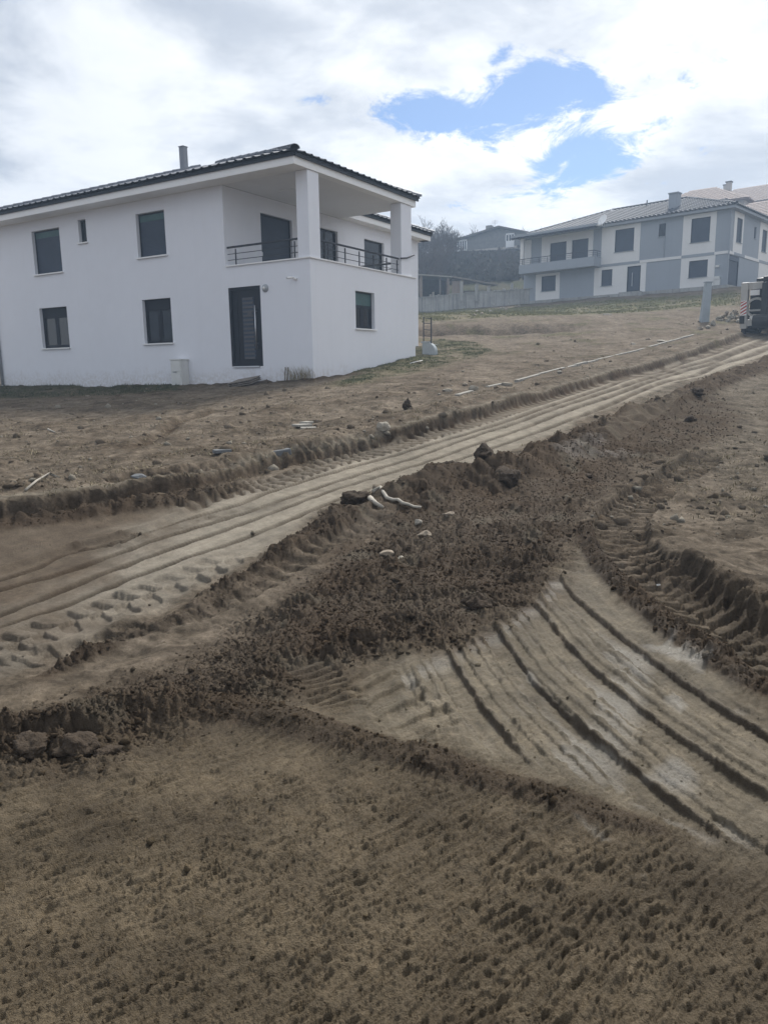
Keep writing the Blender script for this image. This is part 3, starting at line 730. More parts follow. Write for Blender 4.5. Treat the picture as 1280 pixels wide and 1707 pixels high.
    for wl, am, sd_ in ((.55, .16, 101), (.26, .20, 102), (.12, .22, 103), (.055, .20, 104), (.026, .16, 105)):
        mot = mot + fine(wl) * am * perlin(x / wl * .8, y / wl, sd_)
    alb = alb * np.clip(1 + mot * (1.35 - .85 * road - .7 * panel - .95 * near), .45, 1.7)[:, None]
    alb = mixf(alb, np.repeat(damp, n, 0) * (1 + 0.25 * n1[:, None] + .2 * n3[:, None]), np.clip(dark * 0.92, 0, 1).astype(np.float32))  # one dark mask holds both damp loose soil and painted shade
    alb = mixf(alb, np.repeat(C(.23, .20, .155), n, 0), np.clip(pale, 0, 1))
    # scraps of paler dry crust inside the heap
    crust = sstep(0.38, 0.6, perlin(x * 2.6 + 5, y * 2.6, 92) + 0.25 * perlin(x * 9, y * 9, 93)) * heap
    alb = mixf(alb, np.repeat(C(.14, .118, .088), n, 0), (crust * 0.6).astype(np.float32))
    green = np.maximum(poly_mask(wx, wy, MEADOW, 1.5) * np.clip(.75 + .7 * n05, 0, 1), poly_mask(wx, wy, LAWN, 0.8) * np.clip(.55 + .6 * n1 + .3 * n05, 0, 1) * .9)
    green = np.maximum(green, 0.5 * sstep(0.15, .5, n05 + .4 * n1 - .1) * sstep(20, 40, y) * (1 - far) * (1 - road))
    alb = mixf(alb, mixf(np.repeat(C(.155, .145, .075), n, 0), np.repeat(C(.095, .10, .052), n, 0), np.clip(.4 + .8 * n1, 0, 1)), np.clip(green, 0, 1).astype(np.float32))
    wd = poly_mask(wx, wy, WEEDS, 0.7) * np.clip(.8 + .6 * n1, 0, 1)
    alb = mixf(alb, np.repeat(C(.075, .078, .05), n, 0), np.clip(wd * .8, 0, 1).astype(np.float32))
    alb = mixf(alb, mixf(np.repeat(C(.085, .075, .05), n, 0), np.repeat(C(.06, .065, .035), n, 0), np.clip(.5 + n05, 0, 1)), far.astype(np.float32))
    wet = np.zeros(n, np.float32)
    for P in WETS:
        wet = np.maximum(wet, poly_mask(wx * .7 + x * .3, wy * .7 + y * .3, P, 0.10) * np.clip(1.0 + 0.9 * n3 + .7 * perlin(x * 12, y * 12, 94), 0, 1))
    wet = np.maximum(wet, 0.25 * panel * sstep(.1, .6, n1 + .5 * n3)); wet = np.maximum(wet, wetx) * (1 - .6 * heap)
    alb = mixf(alb, np.repeat(C(.33, .30, .25), n, 0), np.clip((wet - .43) * 2.0, 0, .9))  # wettest spots lightened: their sheen is painted into the albedo
    wet = np.maximum(wet, np.maximum(np.maximum(.36 * near, .42 * panel), np.maximum(.18 * heap, np.maximum(.16 * road, .16 * dark))) * (1 - .9 * sstep(6.0, 11, y)))
    reg = np.zeros(n, np.int8)
    reg[(road > 0.5)] = 1
    reg[(road <= 0.5) & (np.maximum(dark * (Rm > .6), heap) > 0.55) & (y < 32) & (near < .5)] = 2
    reg[(y > 75 + 0.0 * x)] = 3
    terrain.field = (1 - .6 * near) * (1 - heap) * (1 - .75 * road) * (1 - .7 * panel)
    return z, alb, wet, reg, Rm


def z_at(x, y, sp=0.02):
    x = np.atleast_1d(np.asarray(x, float)); y = np.atleast_1d(np.asarray(y, float))
    return terrain(x, y, np.full(len(x), sp))[0]


def soil_material():
    mt = bpy.data.materials.new('soil'); mt.use_nodes = True
    T = NT(mt.node_tree); T.n.clear()
    out = T.node('ShaderNodeOutputMaterial'); b = T.node('ShaderNodeBsdfPrincipled'); T.l.new(b.outputs[0], out.inputs[0])
    ca = T.node('ShaderNodeAttribute', attribute_name='soil'); wa = T.node('ShaderNodeAttribute', attribute_name='wet')
    geo = T.node('ShaderNodeNewGeometry'); p = geo.outputs['Position']
    n1 = T.noise(p, 9, 6, 0.65); n2 = T.noise(p, 55, 4, 0.7); n3 = T.noise(p, 210, 3, 0.7)
    k = T.math('ADD', T.math('MULTIPLY', n1, 0.5), T.math('ADD', T.math('MULTIPLY', n2, 0.5), T.math('MULTIPLY', n3, 0.6)))
    f = T.node('ShaderNodeMapRange'); T.l.new(k, f.inputs[0])
    for j, v in ((1, 0.55), (2, 1.05), (3, 0.66), (4, 1.34)): f.inputs[j].default_value = v
    g = T.node('ShaderNodeCombineColor'); [T.l.new(f.outputs[0], g.inputs[j]) for j in range(3)]
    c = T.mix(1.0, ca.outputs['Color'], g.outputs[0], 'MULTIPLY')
    n0 = T.noise(p, 4.2, 8, 0.72); n00 = T.noise(T.vmath('ADD', p, (31, 7, 0)), 13, 6, 0.7)
    f0 = T.math('ADD', T.math('MULTIPLY', n0, 0.55), T.math('MULTIPLY', n00, 0.45))
    q0 = T.node('ShaderNodeMapRange'); T.l.new(f0, q0.inputs[0])
    for j, v in ((1, 0.38), (2, 0.64), (3, 0.50), (4, 1.50)): q0.inputs[j].default_value = v
    q1 = T.math('ADD', 1.0, T.math('MULTIPLY', T.math('SUBTRACT', q0.outputs[0], 1.0), ca.outputs['Alpha']))
    g1 = T.node('ShaderNodeCombineColor'); [T.l.new(q1, g1.inputs[j]) for j in range(3)]
    c = T.mix(1.0, c, g1.outputs[0], 'MULTIPLY')
    T.l.new(c, b.inputs['Base Color'])
    T.l.new(T.math('SUBTRACT', 0.92, T.math('MULTIPLY', wa.outputs['Fac'], 0.62)), b.inputs['Roughness'])
    T.l.new(T.math('ADD', 0.02, T.math('MULTIPLY', wa.outputs['Fac'], 0.42)), b.inputs['Specular IOR Level'])
    bp = T.node('ShaderNodeBump'); bp.inputs['Strength'].default_value = 1.0; bp.inputs['Distance'].default_value = 0.026
    T.l.new(T.math('ADD', T.math('MULTIPLY', n2, 0.7), T.math('MULTIPLY', n3, 0.8)), bp.inputs['Height'])
    T.l.new(bp.outputs[0], b.inputs['Normal'])
    return mt


SOIL = soil_material()


def build_ground():
    # rings spaced so that the surface is sampled evenly as seen from eye height over the rising ground
    rr = np.geomspace(1.15, 90, 4000)
    zm = np.interp(rr, [0, 5, 7, 9, 10.5, 13, 18, 24, 36, 60, 74, 90], [0, 0, .10, .23, .34, .71, 1.16, 1.75, 3.4, 6.8, 8.1, 12])
    ph = -np.arctan2(EYE - zm, rr); dph = np.maximum(np.gradient(ph), 0) + 0.00009
    cum = np.cumsum(dph); cum = (cum - cum[0]) / (cum[-1] - cum[0])
    NR = 1060
    rings = np.interp(np.linspace(0, 1, NR), cum, rr)
    rings = np.concatenate([[0.25, 0.6, 0.9], rings, np.geomspace(92, 200, 24)])
    th_f = np.linspace(rad(-34.5), rad(34.5), 900)
    th_c = np.linspace(rad(34.5), rad(360 - 34.5), 92)[1:-1]
    th = np.concatenate([th_f, th_c]); nt = len(th); nr = len(rings)
    dth = np.concatenate([np.full(900, th_f[1] - th_f[0]), np.full(len(th_c), th_c[1] - th_c[0])])
    RR, TH = np.meshgrid(rings, th, indexing='ij')
    X = (RR * np.sin(TH)).ravel(); Y = (RR * np.cos(TH)).ravel()
    dr = np.gradient(rings)
    SP = np.maximum(RR * dth[None], 0.6 * dr[:, None]).ravel()
    z, alb, wet, reg, Rm = terrain(X, Y, SP); FIELD = terrain.field
    co = np.c_[X, Y, z].astype(np.float32)
    i = np.arange(nr - 1)[:, None]; j = np.arange(nt)[None]; j2 = (j + 1) % nt
    q = np.stack([i * nt + j, (i + 1) * nt + j, (i + 1) * nt + j2, i * nt + j2], -1).reshape(-1, 4)[:, ::-1]
    # centre fan
    fr = reg[q].astype(np.int32); fr = np.sort(fr, 1)[:, 1]
    # shared smooth normals so that the pieces meet without a seam
    names = [('ground', 0), ('dirt_road', 1), ('earth_heap', 2), ('hillside', 3)]
    for nm, k in names:
        f = q[fr == k]
        if len(f) == 0: continue
        used, inv = np.unique(f, return_inverse=True); inv = inv.reshape(-1, 4)
        me = bpy.data.meshes.new(nm)
        me.vertices.add(len(used)); me.vertices.foreach_set('co', co[used].ravel())
        me.loops.add(inv.size); me.loops.foreach_set('vertex_index', inv.ravel().astype(np.int32))
        me.polygons.add(len(inv)); me.polygons.foreach_set('loop_start', np.arange(0, inv.size, 4, dtype=np.int32))
        me.update(calc_edges=True); me.shade_smooth()
        a = me.attributes.new('soil', 'FLOAT_COLOR', 'POINT')
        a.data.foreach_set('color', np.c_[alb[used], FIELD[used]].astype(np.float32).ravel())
        w = me.attributes.new('wet', 'FLOAT', 'POINT'); w.data.foreach_set('value', wet[used].astype(np.float32))
        me.materials.append(SOIL)
        o = bpy.data.objects.new(nm, me); col.objects.link(o)
        tag(o, kind='structure', label={'ground': 'brown rutted soil with sparse grass around the new houses', 'dirt_road': 'pale scraped dirt road with long parallel grooves climbing right', 'earth_heap': 'dark loose earth pushed up beside the dirt road', 'hillside': 'scrubby hillside rising behind the concrete wall'}[nm])
    return X, Y, SP, z, alb, reg, Rm


GX_, GY_, GSP, GZ, GALB, GREG, GRM = build_ground()


def on_ground(px, py):
    dz = 0.0
    for _ in range(4):
        p = gp([(px, py)], dz)[0]; zz = float(z_at(p[0], p[1], 0.05)[0]); dz = .5 * dz + .5 * (zz - float(base_z(p[0], p[1])[0]))
    return p[0], p[1], zz

# ------------------------------------------------------------------ building helpers
def A3(*p): return np.array(p, float)


def wall(name, m_, parent, o, D, N, a0, a1, z0, z1, th, holes=(), zoff=0.0):
    """upright wall slab: origin o, direction D, outward normal N; holes = (a0,a1,z0,z1) with reveals"""
    D = A3(*D); N = A3(*N); o = A3(*o); up = A3(0, 0, 1)
    As = sorted({a0, a1, *[h[0] for h in holes], *[h[1] for h in holes]}); Zs = sorted({z0, z1, *[h[2] for h in holes], *[h[3] for h in holes]})
    mb = MB(); P = lambda a, z, d: o + D * a + up * (z - zoff) - N * d
    flip = np.dot(np.cross(D, up), N) < 0
    def quad(p): mb.add(p[::-1] if flip else p, [(0, 1, 2, 3)])
    def solid(i, j):
        if i < 0 or j < 0 or i >= len(As) - 1 or j >= len(Zs) - 1: return False
        ca, cz = (As[i] + As[i + 1]) / 2, (Zs[j] + Zs[j + 1]) / 2
        return not any(h[0] < ca < h[1] and h[2] < cz < h[3] for h in holes)
    for i in range(len(As) - 1):
        for j in range(len(Zs) - 1):
            if not solid(i, j): continue
            a, b, c, d = As[i], As[i + 1], Zs[j], Zs[j + 1]
            quad([P(a, c, 0), P(b, c, 0), P(b, d, 0), P(a, d, 0)])
            quad([P(b, c, th), P(a, c, th), P(a, d, th), P(b, d, th)])
            if not solid(i - 1, j): quad([P(a, c, th), P(a, c, 0), P(a, d, 0), P(a, d, th)])
            if not solid(i + 1, j): quad([P(b, c, 0), P(b, c, th), P(b, d, th), P(b, d, 0)])
            if not solid(i, j - 1): quad([P(a, c, th), P(b, c, th), P(b, c, 0), P(a, c, 0)])
            if not solid(i, j + 1): quad([P(a, d, 0), P(b, d, 0), P(b, d, th), P(a, d, th)])
    return mb.obj(name, m_, parent)


def pane_box(mb, o, D, N, a0, a1, z0, z1, d0, d1):
    """box in wall coordinates; d = depth behind the outer face (negative = proud)"""
    D, N, o = A3(*D), A3(*N), A3(*o)
    base = o + D * a0 + A3(0, 0, z0) - N * d1
    A, B, C_ = D * (a1 - a0), N * (d1 - d0), A3(0, 0, z1 - z0)
    if np.dot(np.cross(A, B), C_) < 0: base = base + A; A = -A
    return mb.obox(base, A, B, C_)


def frame_ring(mb, o, D, N, a0, a1, z0, z1, w, d0, d1):
    pane_box(mb, o, D, N, a0, a0 + w, z0, z1, d0, d1); pane_box(mb, o, D, N, a1 - w, a1, z0, z1, d0, d1)
    pane_box(mb, o, D, N, a0 + w, a1 - w, z0, z0 + w, d0, d1); pane_box(mb, o, D, N, a0 + w, a1 - w, z1 - w, z1, d0, d1)
    return mb


def win(parent, o, D, N, a0, a1, z0, z1, zoff, style='shutter', deep=0.12, strip=None, sill=True, sillmat=None, label=None, box=0.22):
    z0 -= zoff; z1 -= zoff
    f = MB(); frame_ring(f, o, D, N, a0, a1, z0, z1, 0.05, deep, deep + 0.07)
    if style == 'glass':
        zt = z1 - box
        pane_box(f, o, D, N, a0 + .05, a1 - .05, zt - .03, zt, deep + .004, deep + .066)
        mid = (a0 + a1) / 2
        pane_box(f, o, D, N, mid - .045, mid + .045, z0 + .05, zt - .03, deep + .01, deep + .06)
    w = f.obj('window', M['dark_frame'], parent)
    if label: w['label'] = label
    if style == 'glass':
        b = MB(); pane_box(b, o, D, N, a0 + .05, a1 - .05, zt, z1 - .05, deep + .008, deep + .06); b.obj('shutter_box', M[strip or 'dark_frame'], w)
        for (p, q) in ((a0 + .05, mid - .045), (mid + .045, a1 - .05)):
            s = MB(); frame_ring(s, o, D, N, p + .002, q - .002, z0 + .052, zt - .032, .055, deep + .012, deep + .05); s.obj('sash', M['dark_frame'], w)
            g = MB(); pane_box(g, o, D, N, p + .055, q - .055, z0 + .10, zt - .085, deep + .025, deep + .035); g.obj('pane', M['glass'], w)
    elif style == 'shutter':
        n = max(6, int((z1 - z0 - .1) / 0.055)); s = MB(); zt = z1 - .05 - (box if strip else 0); h = (zt - z0 - .05) / n
        for k in range(n):
            pane_box(s, o, D, N, a0 + .05, a1 - .05, z0 + .05 + k * h, z0 + .05 + (k + 1) * h - .006, deep + .018, deep + .03)
        pane_box(s, o, D, N, a0 + .05, a1 - .05, z0 + .05, zt, deep + .031, deep + .036)
        s.obj('shutter', M['shutter'], w)
        if strip:
            b = MB(); pane_box(b, o, D, N, a0 + .05, a1 - .05, zt, z1 - .05, deep + .012, deep + .05); b.obj('shutter_box', M[strip], w)
    elif style == 'pane':
        g = MB(); pane_box(g, o, D, N, a0 + .05, a1 - .05, z0 + .05, z1 - .05, deep + .025, deep + .035); g.obj('pane', M['glass'], w)
    if sill:
        s = MB(); pane_box(s, o, D, N, a0 - .05, a1 + .05, z0 - .045, z0 - .002, -.07, deep - .004); s.obj('sill', sillmat or M['trim'], w)
    return w


def seg_rail(parent, m_, o, D, a0, a1, zt, posts, bars, z0, n_out=(0, 0, 0), hand=0.028, name='railing', post_lift=-0.06):
    """handrail with thinner bars and square posts as children"""
    o = A3(*o); D = A3(*D)
    P = lambda a, z: o + D * a + A3(0, 0, z)
    h = MB().tube([P(a0, zt), P(a1, zt)], hand, 8).obj(name, m_, parent, smooth=False)
    for zb in bars: MB().tube([P(a0, zb), P(a1, zb)], 0.011, 6).obj('bar', m_, h)
    for a in posts: MB().tube([P(a, z0), P(a, zt + post_lift)], 0.022, 6).obj('post', m_, h)
    return h


def tile_mesh(w, l, name, nseg=9, amp=0.030, th=0.016):
    """one interlocking roof tile: a flat pan and a roll, lying along +y (up the slope)"""
    V = []; F = []
    for j, y in enumerate((0.0, l)):
        for k in range(nseg + 1):
            t = k / nseg; hgt = amp * max(0.0, math.sin(math.pi * min(1, t / 0.45))) if t < 0.45 else amp * 0.25 * (math.sin(math.pi * (t - .45) / .55)) * -0.35
            V.append((t * w * 1.02, y, hgt + (0.028 if j == 0 else 0.0)))
    n = nseg + 1
    b = len(V)
    for v in V[:b]: pass
    V += [(x, y, z - th) for (x, y, z) in V]
    for k in range(nseg):
        F.append((k, k + 1, n + k + 1, n + k)); F.append((b + k, b + n + k, b + n + k + 1, b + k + 1))
        F.append((k, b + k, b + k + 1, k + 1)); F.append((n + k, n + k + 1, b + n + k + 1, b + n + k))
    F.append((0, n, b + n, b)); F.append((nseg, b + nseg, b + n + nseg, n + nseg))
    me = bpy.data.meshes.new(name); me.from_pydata(V, [], F); return me


def cap_mesh(r, l, name, n=8):
    V = []; F = []
    for j, (y, q) in enumerate(((0, r * 1.08), (l, r * .9))):
        for k in range(n + 1):
            a = math.pi * k / n; V.append((q * math.cos(a), y, q * math.sin(a) * .85))
        for k in range(n + 1):
            a = math.pi * k / n; V.append(((q - .018) * math.cos(a), y, (q - .018) * math.sin(a) * .85))
    m_ = n + 1
    for k in range(n):
        F.append((k, 2 * m_ + k, 2 * m_ + k + 1, k + 1)); F.append((m_ + k, m_ + k + 1, 3 * m_ + k + 1, 3 * m_ + k))
        F.append((k, k + 1, m_ + k + 1, m_ + k))
    me = bpy.data.meshes.new(name); me.from_pydata(V, [], F); return me


def place_on_slope(me, name, parent, p, along, up_slope, m_):
    """copy of a shared mesh: local x along the eave, local y up the slope"""
    X = A3(*along); Yv = A3(*up_slope); X = X / np.linalg.norm(X); Yv = Yv / np.linalg.norm(Yv); Z = np.cross(X, Yv)
    o = bpy.data.objects.new(name, me); col.objects.link(o); o.parent = parent
    mm = Matrix.Identity(4)
    for i in range(3): mm[i][0] = X[i]; mm[i][1] = Yv[i]; mm[i][2] = Z[i]; mm[i][3] = p[i]
    o.matrix_local = mm
    return o


# ------------------------------------------------------------------ the white house
def build_white_house():
    z0 = 1.15
    H = empty('white_house', HA.world(0, 0, z0), -HA.yaw)
    tag(H, 'white rendered two storey house with corner terrace, columns and grey tiled roof', 'house')
    q = lambda z: z - z0
    X, Y = (1, 0, 0), (0, 1, 0); NX, NY = (1, 0, 0), (0, -1, 0)
    O = (0, 0, 0)
    ZS = 7.25; ZB = 4.843; XW = -3.27; XL = -15.85; YD = 12.35; YB = 6.216; TH = 0.26
    fh = lambda px, py: HA.hit(px, py, 'y', 0.0)
    # front openings (x0,x1,z0,z1)
    LL = (-12.85, -11.22, 2.62, 4.10); LR = (-7.16, -5.79, 2.63, 4.08)
    UL = (-12.88, -11.25, 5.33, 6.87); UR = (-7.18, -5.83, 5.45, 6.84); SM = (-10.17, -9.745, 6.22, 6.985); DR = (-3.217, -1.916, 1.80, 4.21)
    wall('wall', M['plaster'], H, O, X, NY, XL, XW, 0.3, ZS, TH, (LL, LR, UL, UR, SM), z0)
    wall('wall', M['plaster'], H, O, X, NY, XW, 0, 0.3, ZB, TH, (DR,), z0)
    WR = (2.334, 3.462, 2.961, 4.119)
    wall('wall', M['plaster'], H, O, Y, NX, 0.002 + TH, YB, 0.6, ZB, TH, (WR,), z0)
    D1 = (1.75, 3.40, 4.36, 6.74); D2 = (4.72, 6.13, 4.36, 6.76); W3 = (7.96, 9.45, 5.25, 6.77)
    wall('wall', M['plaster'], H, (XW, 0, 0), Y, NX, TH, YD, 0.6, ZS, TH, (D1, D2, W3), z0)
    wall('wall', M['plaster'], H, (0, YD, 0), X, (0, 1, 0), XL, XW - TH, 0.6, ZS, TH, (), z0)
    wall('wall', M['plaster'], H, (XL, 0, 0), Y, (-1, 0, 0), TH, YD - TH, 0.6, ZS, TH, (), z0)
    wall('wall', M['plaster'], H, (0, YB, 0), X, (0, 1, 0), XW, -TH, 0.6, ZB, TH, (), z0)
    # inside darkness is real: floors close the storeys
    MB().box(XL + TH, XW - TH, TH, YD - TH, q(4.15), q(4.34)).obj('floor_slab', M['concrete'], H)
    MB().box(XW + .002, -TH - .002, TH + .002, YB - TH - .002, q(4.17), q(4.35)).obj('terrace_floor', M['concrete'], H)
    # parapet coping
    MB().box(XW + .03, 0.05, -0.05, TH + .02, q(ZB), q(ZB) + .035).obj('coping', M['trim'], H)
    MB().box(-TH - .02, 0.05, TH + .022, YB + .05, q(ZB), q(ZB) + .035).obj('coping', M['trim'], H)
    MB().box(XW + .03, -TH - .022, YB - TH - .02, YB + .05, q(ZB), q(ZB) + .035).obj('coping', M['trim'], H)
    # columns
    for (y0, y1) in ((0.0, 0.54), (5.25, 5.97)):
        MB().box(-0.43, -0.002, y0 + .002, y1, q(ZB) + .035, q(ZS)).obj('column', M['plaster'], H, bevel=.012)
    # eave boxes: soffit and white fascia boards
    F = MB()
    F.box(XL - .5, 0.04, -0.65, -0.002, q(ZS), q(ZS) + .06)
    F.box(XL - .5, 0.04, -0.65, -0.58, q(ZS) + .06, q(ZS) + .26)
    F.obj('fascia', M['trim'], H)
    MB().box(-0.25, 0.04, 0.0, YB, q(ZS) + .001, q(ZS) + .26).box(-.03, .04, -.579, -.001, q(ZS) + .061, q(ZS) + .26).obj('fascia', M['trim'], H)
    F2 = MB(); F2.box(XW - .0, XW + .45, YB + .05, YD + .35, q(ZS), q(ZS) + .06); F2.box(XW + .38, XW + .45, YB + .05, YD + .35, q(ZS) + .06, q(ZS) + .26)
    F2.box(XL - .5, XW + .38, YD + .002, YD + .35, q(ZS), q(ZS) + .26)
    F2.obj('fascia', M['trim'], H)
    MB().box(XL - .5, XL - .002, -.0, YD, q(ZS), q(ZS) + .26).obj('fascia', M['trim'], H)
    MB().box(XW + .01, -0.252, 0.0, YB + .04, q(ZS) + .002, q(ZS) + .26).obj('terrace_ceiling', M['soffit'], H)
    MB().box(-2.35, -1.75, 1.6, 2.2, q(ZS) - .015, q(ZS) + .001).obj('ceiling_hatch', M['soffit'], H)
    # roof: slopes of tan TP; eave tile edge at ze
    TP = 0.352; ze = 7.55; ca = 1 / math.hypot(1, TP)
    ex0, ex1, ey0, ey1 = XL - .6, 0.16, -0.75, YB + .14       # wing + front
    mx1, my1 = XW + .55, YD + .45
    def h(x, y):
        main = min(y - ey0, my1 - y, x - ex0, mx1 - x); wing = min(y - ey0, ey1 - y, ex1 - x)
        wing = wing if x > XW - 2.5 else -9
        return ze + TP * max(main, wing)
    R_ = MB()                                                  # boarding under the tiles
    def slope(poly): R_.add([(x, y, q(h_)) for x, y, h_ in poly], [tuple(range(len(poly)))])
    ry = (ey0 + my1) / 2; hm = TP * (my1 - ey0) / 2; wy_ = (ey0 + ey1) / 2; hw = TP * (ey1 - ey0) / 2; ww = (ey1 - ey0) / 2; mw = (my1 - ey0) / 2
    wj = mx1 - ww                                              # where the wing ridge meets the main right slope
    slope([(ex0, ey0, ze), (ex1, ey0, ze), (ex1 - ww, wy_, ze + hw), (wj, wy_, ze + hw), (mx1 - mw, ry, ze + hm), (ex0 + mw, ry, ze + hm)])
    slope([(ex1, ey0, ze), (ex1, ey1, ze), (ex1 - ww, wy_, ze + hw)])
    slope([(ex1, ey1, ze), (mx1, ey1, ze), (wj, wy_, ze + hw), (ex1 - ww, wy_, ze + hw)])
    slope([(mx1, ey1, ze), (mx1, my1, ze), (mx1 - mw, ry, ze + hm), (wj, wy_, ze + hw)])
    slope([(mx1, my1, ze), (ex0, my1, ze), (ex0 + mw, ry, ze + hm), (mx1 - mw, ry, ze + hm)])
    slope([(ex0, my1, ze), (ex0, ey0, ze), (ex0 + mw, ry, ze + hm)])
    # dark tilting fillet round the eaves
    e_ = q(ze)
    for (a, b, c, d) in ((ex0 + .05, ex1 - .10, ey0 + .05, ey0 + .10), (ex1 - .10, ex1 - .05, ey0 + .101, ey1 - .05), (mx1 - .10, mx1 - .05, ey1, my1 - .05), (ex0 + .05, mx1 - .1, my1 - .1, my1 - .051)):
        R_.box(a, b, c, d, e_ - .10, e_ - .004)
    roof = R_.obj('roof', M['dark_frame'], H)
    tw, tl = 0.335, 0.40; tm = tile_mesh(tw, tl + .05, 'roof_tile'); tm.materials.append(M['tile'])
    rest = MB(); tv = [tuple(v.co) for v in tm.vertices]; tf = [tuple(p.vertices) for p in tm.polygons]
    lr = random.Random(3)
    def course_tiles(origin, along, up, length, depth, inside, n_obj):
        """lay courses; the first n_obj are separate tiles, the others join one part"""
        origin, along, up = A3(*origin), A3(*along), A3(*up)
        n = int(length / tw) + 1; m_ = int(depth / (tl * ca)) + 1
        for c in range(m_):
            for k in range(n):
                p = origin + along * (k * tw) + up * (c * tl)
                mid = p + along * (tw / 2) + up * (tl * .5)
                if not inside(mid[0], mid[1]): continue
                p = p + np.cross(along, up) * (0.012 + lr.uniform(0, .008)) + along * lr.uniform(-.005, .005) + up * lr.uniform(-.012, .012)
                if c < n_obj: place_on_slope(tm, 'roof_tile', roof, p, along, up, M['tile'])
                else:
                    Xv, Yv_, Zv = along, up, np.cross(along, up)
                    rest.add([p + Xv * v[0] + Yv_ * v[1] + Zv * v[2] for v in tv], tf)
    lx = ex1 - ex0
    u1 = A3(0, ca, TP * ca); f1 = lambda x, y: (h(x, y) - ze) / TP + 1e-6 >= y - ey0 - .02
    course_tiles((ex0, ey0, q(ze)), (1, 0, 0), u1, lx, ry - ey0, f1, 4)
    u2 = A3(-ca, 0, TP * ca); f2 = lambda x, y: (h(x, y) - ze) / TP >= ex1 - x - .02 and x > ex1 - ww - .1
    course_tiles((ex1, ey0, q(ze)), (0, 1, 0), u2, ey1 - ey0, ww, f2, 2)
    f3 = lambda x, y: (h(x, y) - ze) / TP >= mx1 - x - .02 and y > ey1 - .1 or ((h(x, y) - ze) / TP >= mx1 - x - .02 and x < wj + .3 and y > wy_)
    course_tiles((mx1, ey1, q(ze)), (0, 1, 0), u2, my1 - ey1, mw, f3, 2)
    u4 = A3(0, -ca, TP * ca); f4 = lambda x, y: x > wj and (h(x, y) - ze) / TP >= ey1 - y - .02
    course_tiles((ex1, ey1, q(ze)), (-1, 0, 0), u4, ex1 - mx1, ww, f4, 1)
    r = rest.obj('roof_tile', M['tile'], roof); tag(r, kind='stuff')
    # hip and ridge caps
    cm = cap_mesh(0.135, 0.42, 'ridge_tile'); cm.materials.append(M['tile'])
    def caps(p, e, step=0.37):
        p, e = A3(*p), A3(*e); d = e - p; L = np.linalg.norm(d); d /= L
        side = np.cross(d, (0, 0, 1)); side /= np.linalg.norm(side)
        for k in range(int(L / step)): place_on_slope(cm, 'ridge_tile', roof, p + d * (k * step) + A3(0, 0, .035), side, d, M['tile'])
    caps((ex1 + .02, ey0 - .02, q(ze) + .0), (ex1 - ww, wy_, q(ze + hw))); caps((ex1, ey1, q(ze)), (ex1 - ww, wy_, q(ze + hw)))
    caps((ex1 - ww, wy_, q(ze + hw)), (wj, wy_, q(ze + hw))); caps((mx1, my1, q(ze)), (mx1 - mw, ry, q(ze + hm)))
    caps((ex0, ey0, q(ze)), (ex0 + mw, ry, q(ze + hm))); caps((ex0 + mw, ry, q(ze + hm)), (mx1 - mw, ry, q(ze + hm)))
    # grey flue
    fl = MB().box(-7.98, -7.76, 2.92, 3.12, q(8.6), q(9.72)).obj('flue', M['flue'], H)
    MB().box(-8.0, -7.74, 2.90, 3.14, q(9.72), q(9.745)).obj('flue_cap', M['flue'], fl)
    # windows
    w = win(H, O, X, NY, *LL, z0, 'glass', box=.30)
    for (a, b) in ((-12.72, -12.20), (-11.95, -11.45)):
        cpts = MB()
        for k in range(14):
            t0, t1 = k / 14, (k + 1) / 14; dd = .20 + .03 * (k % 2); d2 = .20 + .03 * ((k + 1) % 2)
            cpts.add([(a + (b - a) * t0, dd, q(2.72)), (a + (b - a) * t1, d2, q(2.72)), (a + (b - a) * t1, d2, q(3.72)), (a + (b - a) * t0, dd, q(3.72))], [(0, 1, 2, 3)])
        c_ = cpts.obj('curtain', M['curtain'], w)
    for p_ in w.children:
        if p_.name.startswith('pane'): p_.data.materials[0] = clear_glass()
    win(H, O, X, NY, *LR, z0, 'glass', box=.30)
    win(H, O, X, NY, *UL, z0, 'shutter', strip='green_strip', box=.20, label='upper window with dark shutter down under a green strip')
    win(H, O, X, NY, *UR, z0, 'shutter', strip='green_strip', box=.20)
    win(H, O, X, NY, *SM, z0, 'pane', label='small narrow upper window')
    win(H, O, Y, NX, *WR, z0, 'glass', strip='green_strip', box=.42)
    OW = (XW, 0, 0)
    win(H, OW, Y, NX, *W3, z0, 'pane', deep=.10, strip=None)
    for nm, dd, style in (('terrace_door', D1, 'leaf'), ('terrace_door', D2, 'glass')):
        f = MB(); frame_ring(f, OW, Y, NX, dd[0], dd[1], dd[2] - z0, dd[3] - z0, .06, .10, .17)
        if style == 'glass': pane_box(f, OW, Y, NX, (dd[0] + dd[1]) / 2 - .05, (dd[0] + dd[1]) / 2 + .05, dd[2] - z0 + .06, dd[3] - z0 - .06, .104, .165)
        t = f.obj(nm, M['dark_frame'], H)
        g = MB(); pane_box(g, OW, Y, NX, dd[0] + .06, dd[1] - .06, dd[2] - z0 + .06, dd[3] - z0 - .06, .12, .15)
        g.obj('shutter' if style == 'leaf' else 'pane', M['shutter'] if style == 'leaf' else M['glass'], t)
        if style == 'leaf':
            k_ = MB(); pane_box(k_, OW, Y, NX, dd[0] + .08, dd[0] + .12, 5.40 - z0, 5.52 - z0, .06, .12); k_.obj('handle', M['steel'], t)
    # front door: frame, side panel, leaf with pale slats, long bar handle
    a0, a1, b0, b1 = DR[0], DR[1], DR[2] - z0, DR[3] - z0
    f = MB(); frame_ring(f, O, X, NY, a0, a1, b0, b1, .10, .02, .16)
    pane_box(f, O, X, NY, a0 + .10, a0 + .30, b0 + .10, b1 - .10, .06, .12)
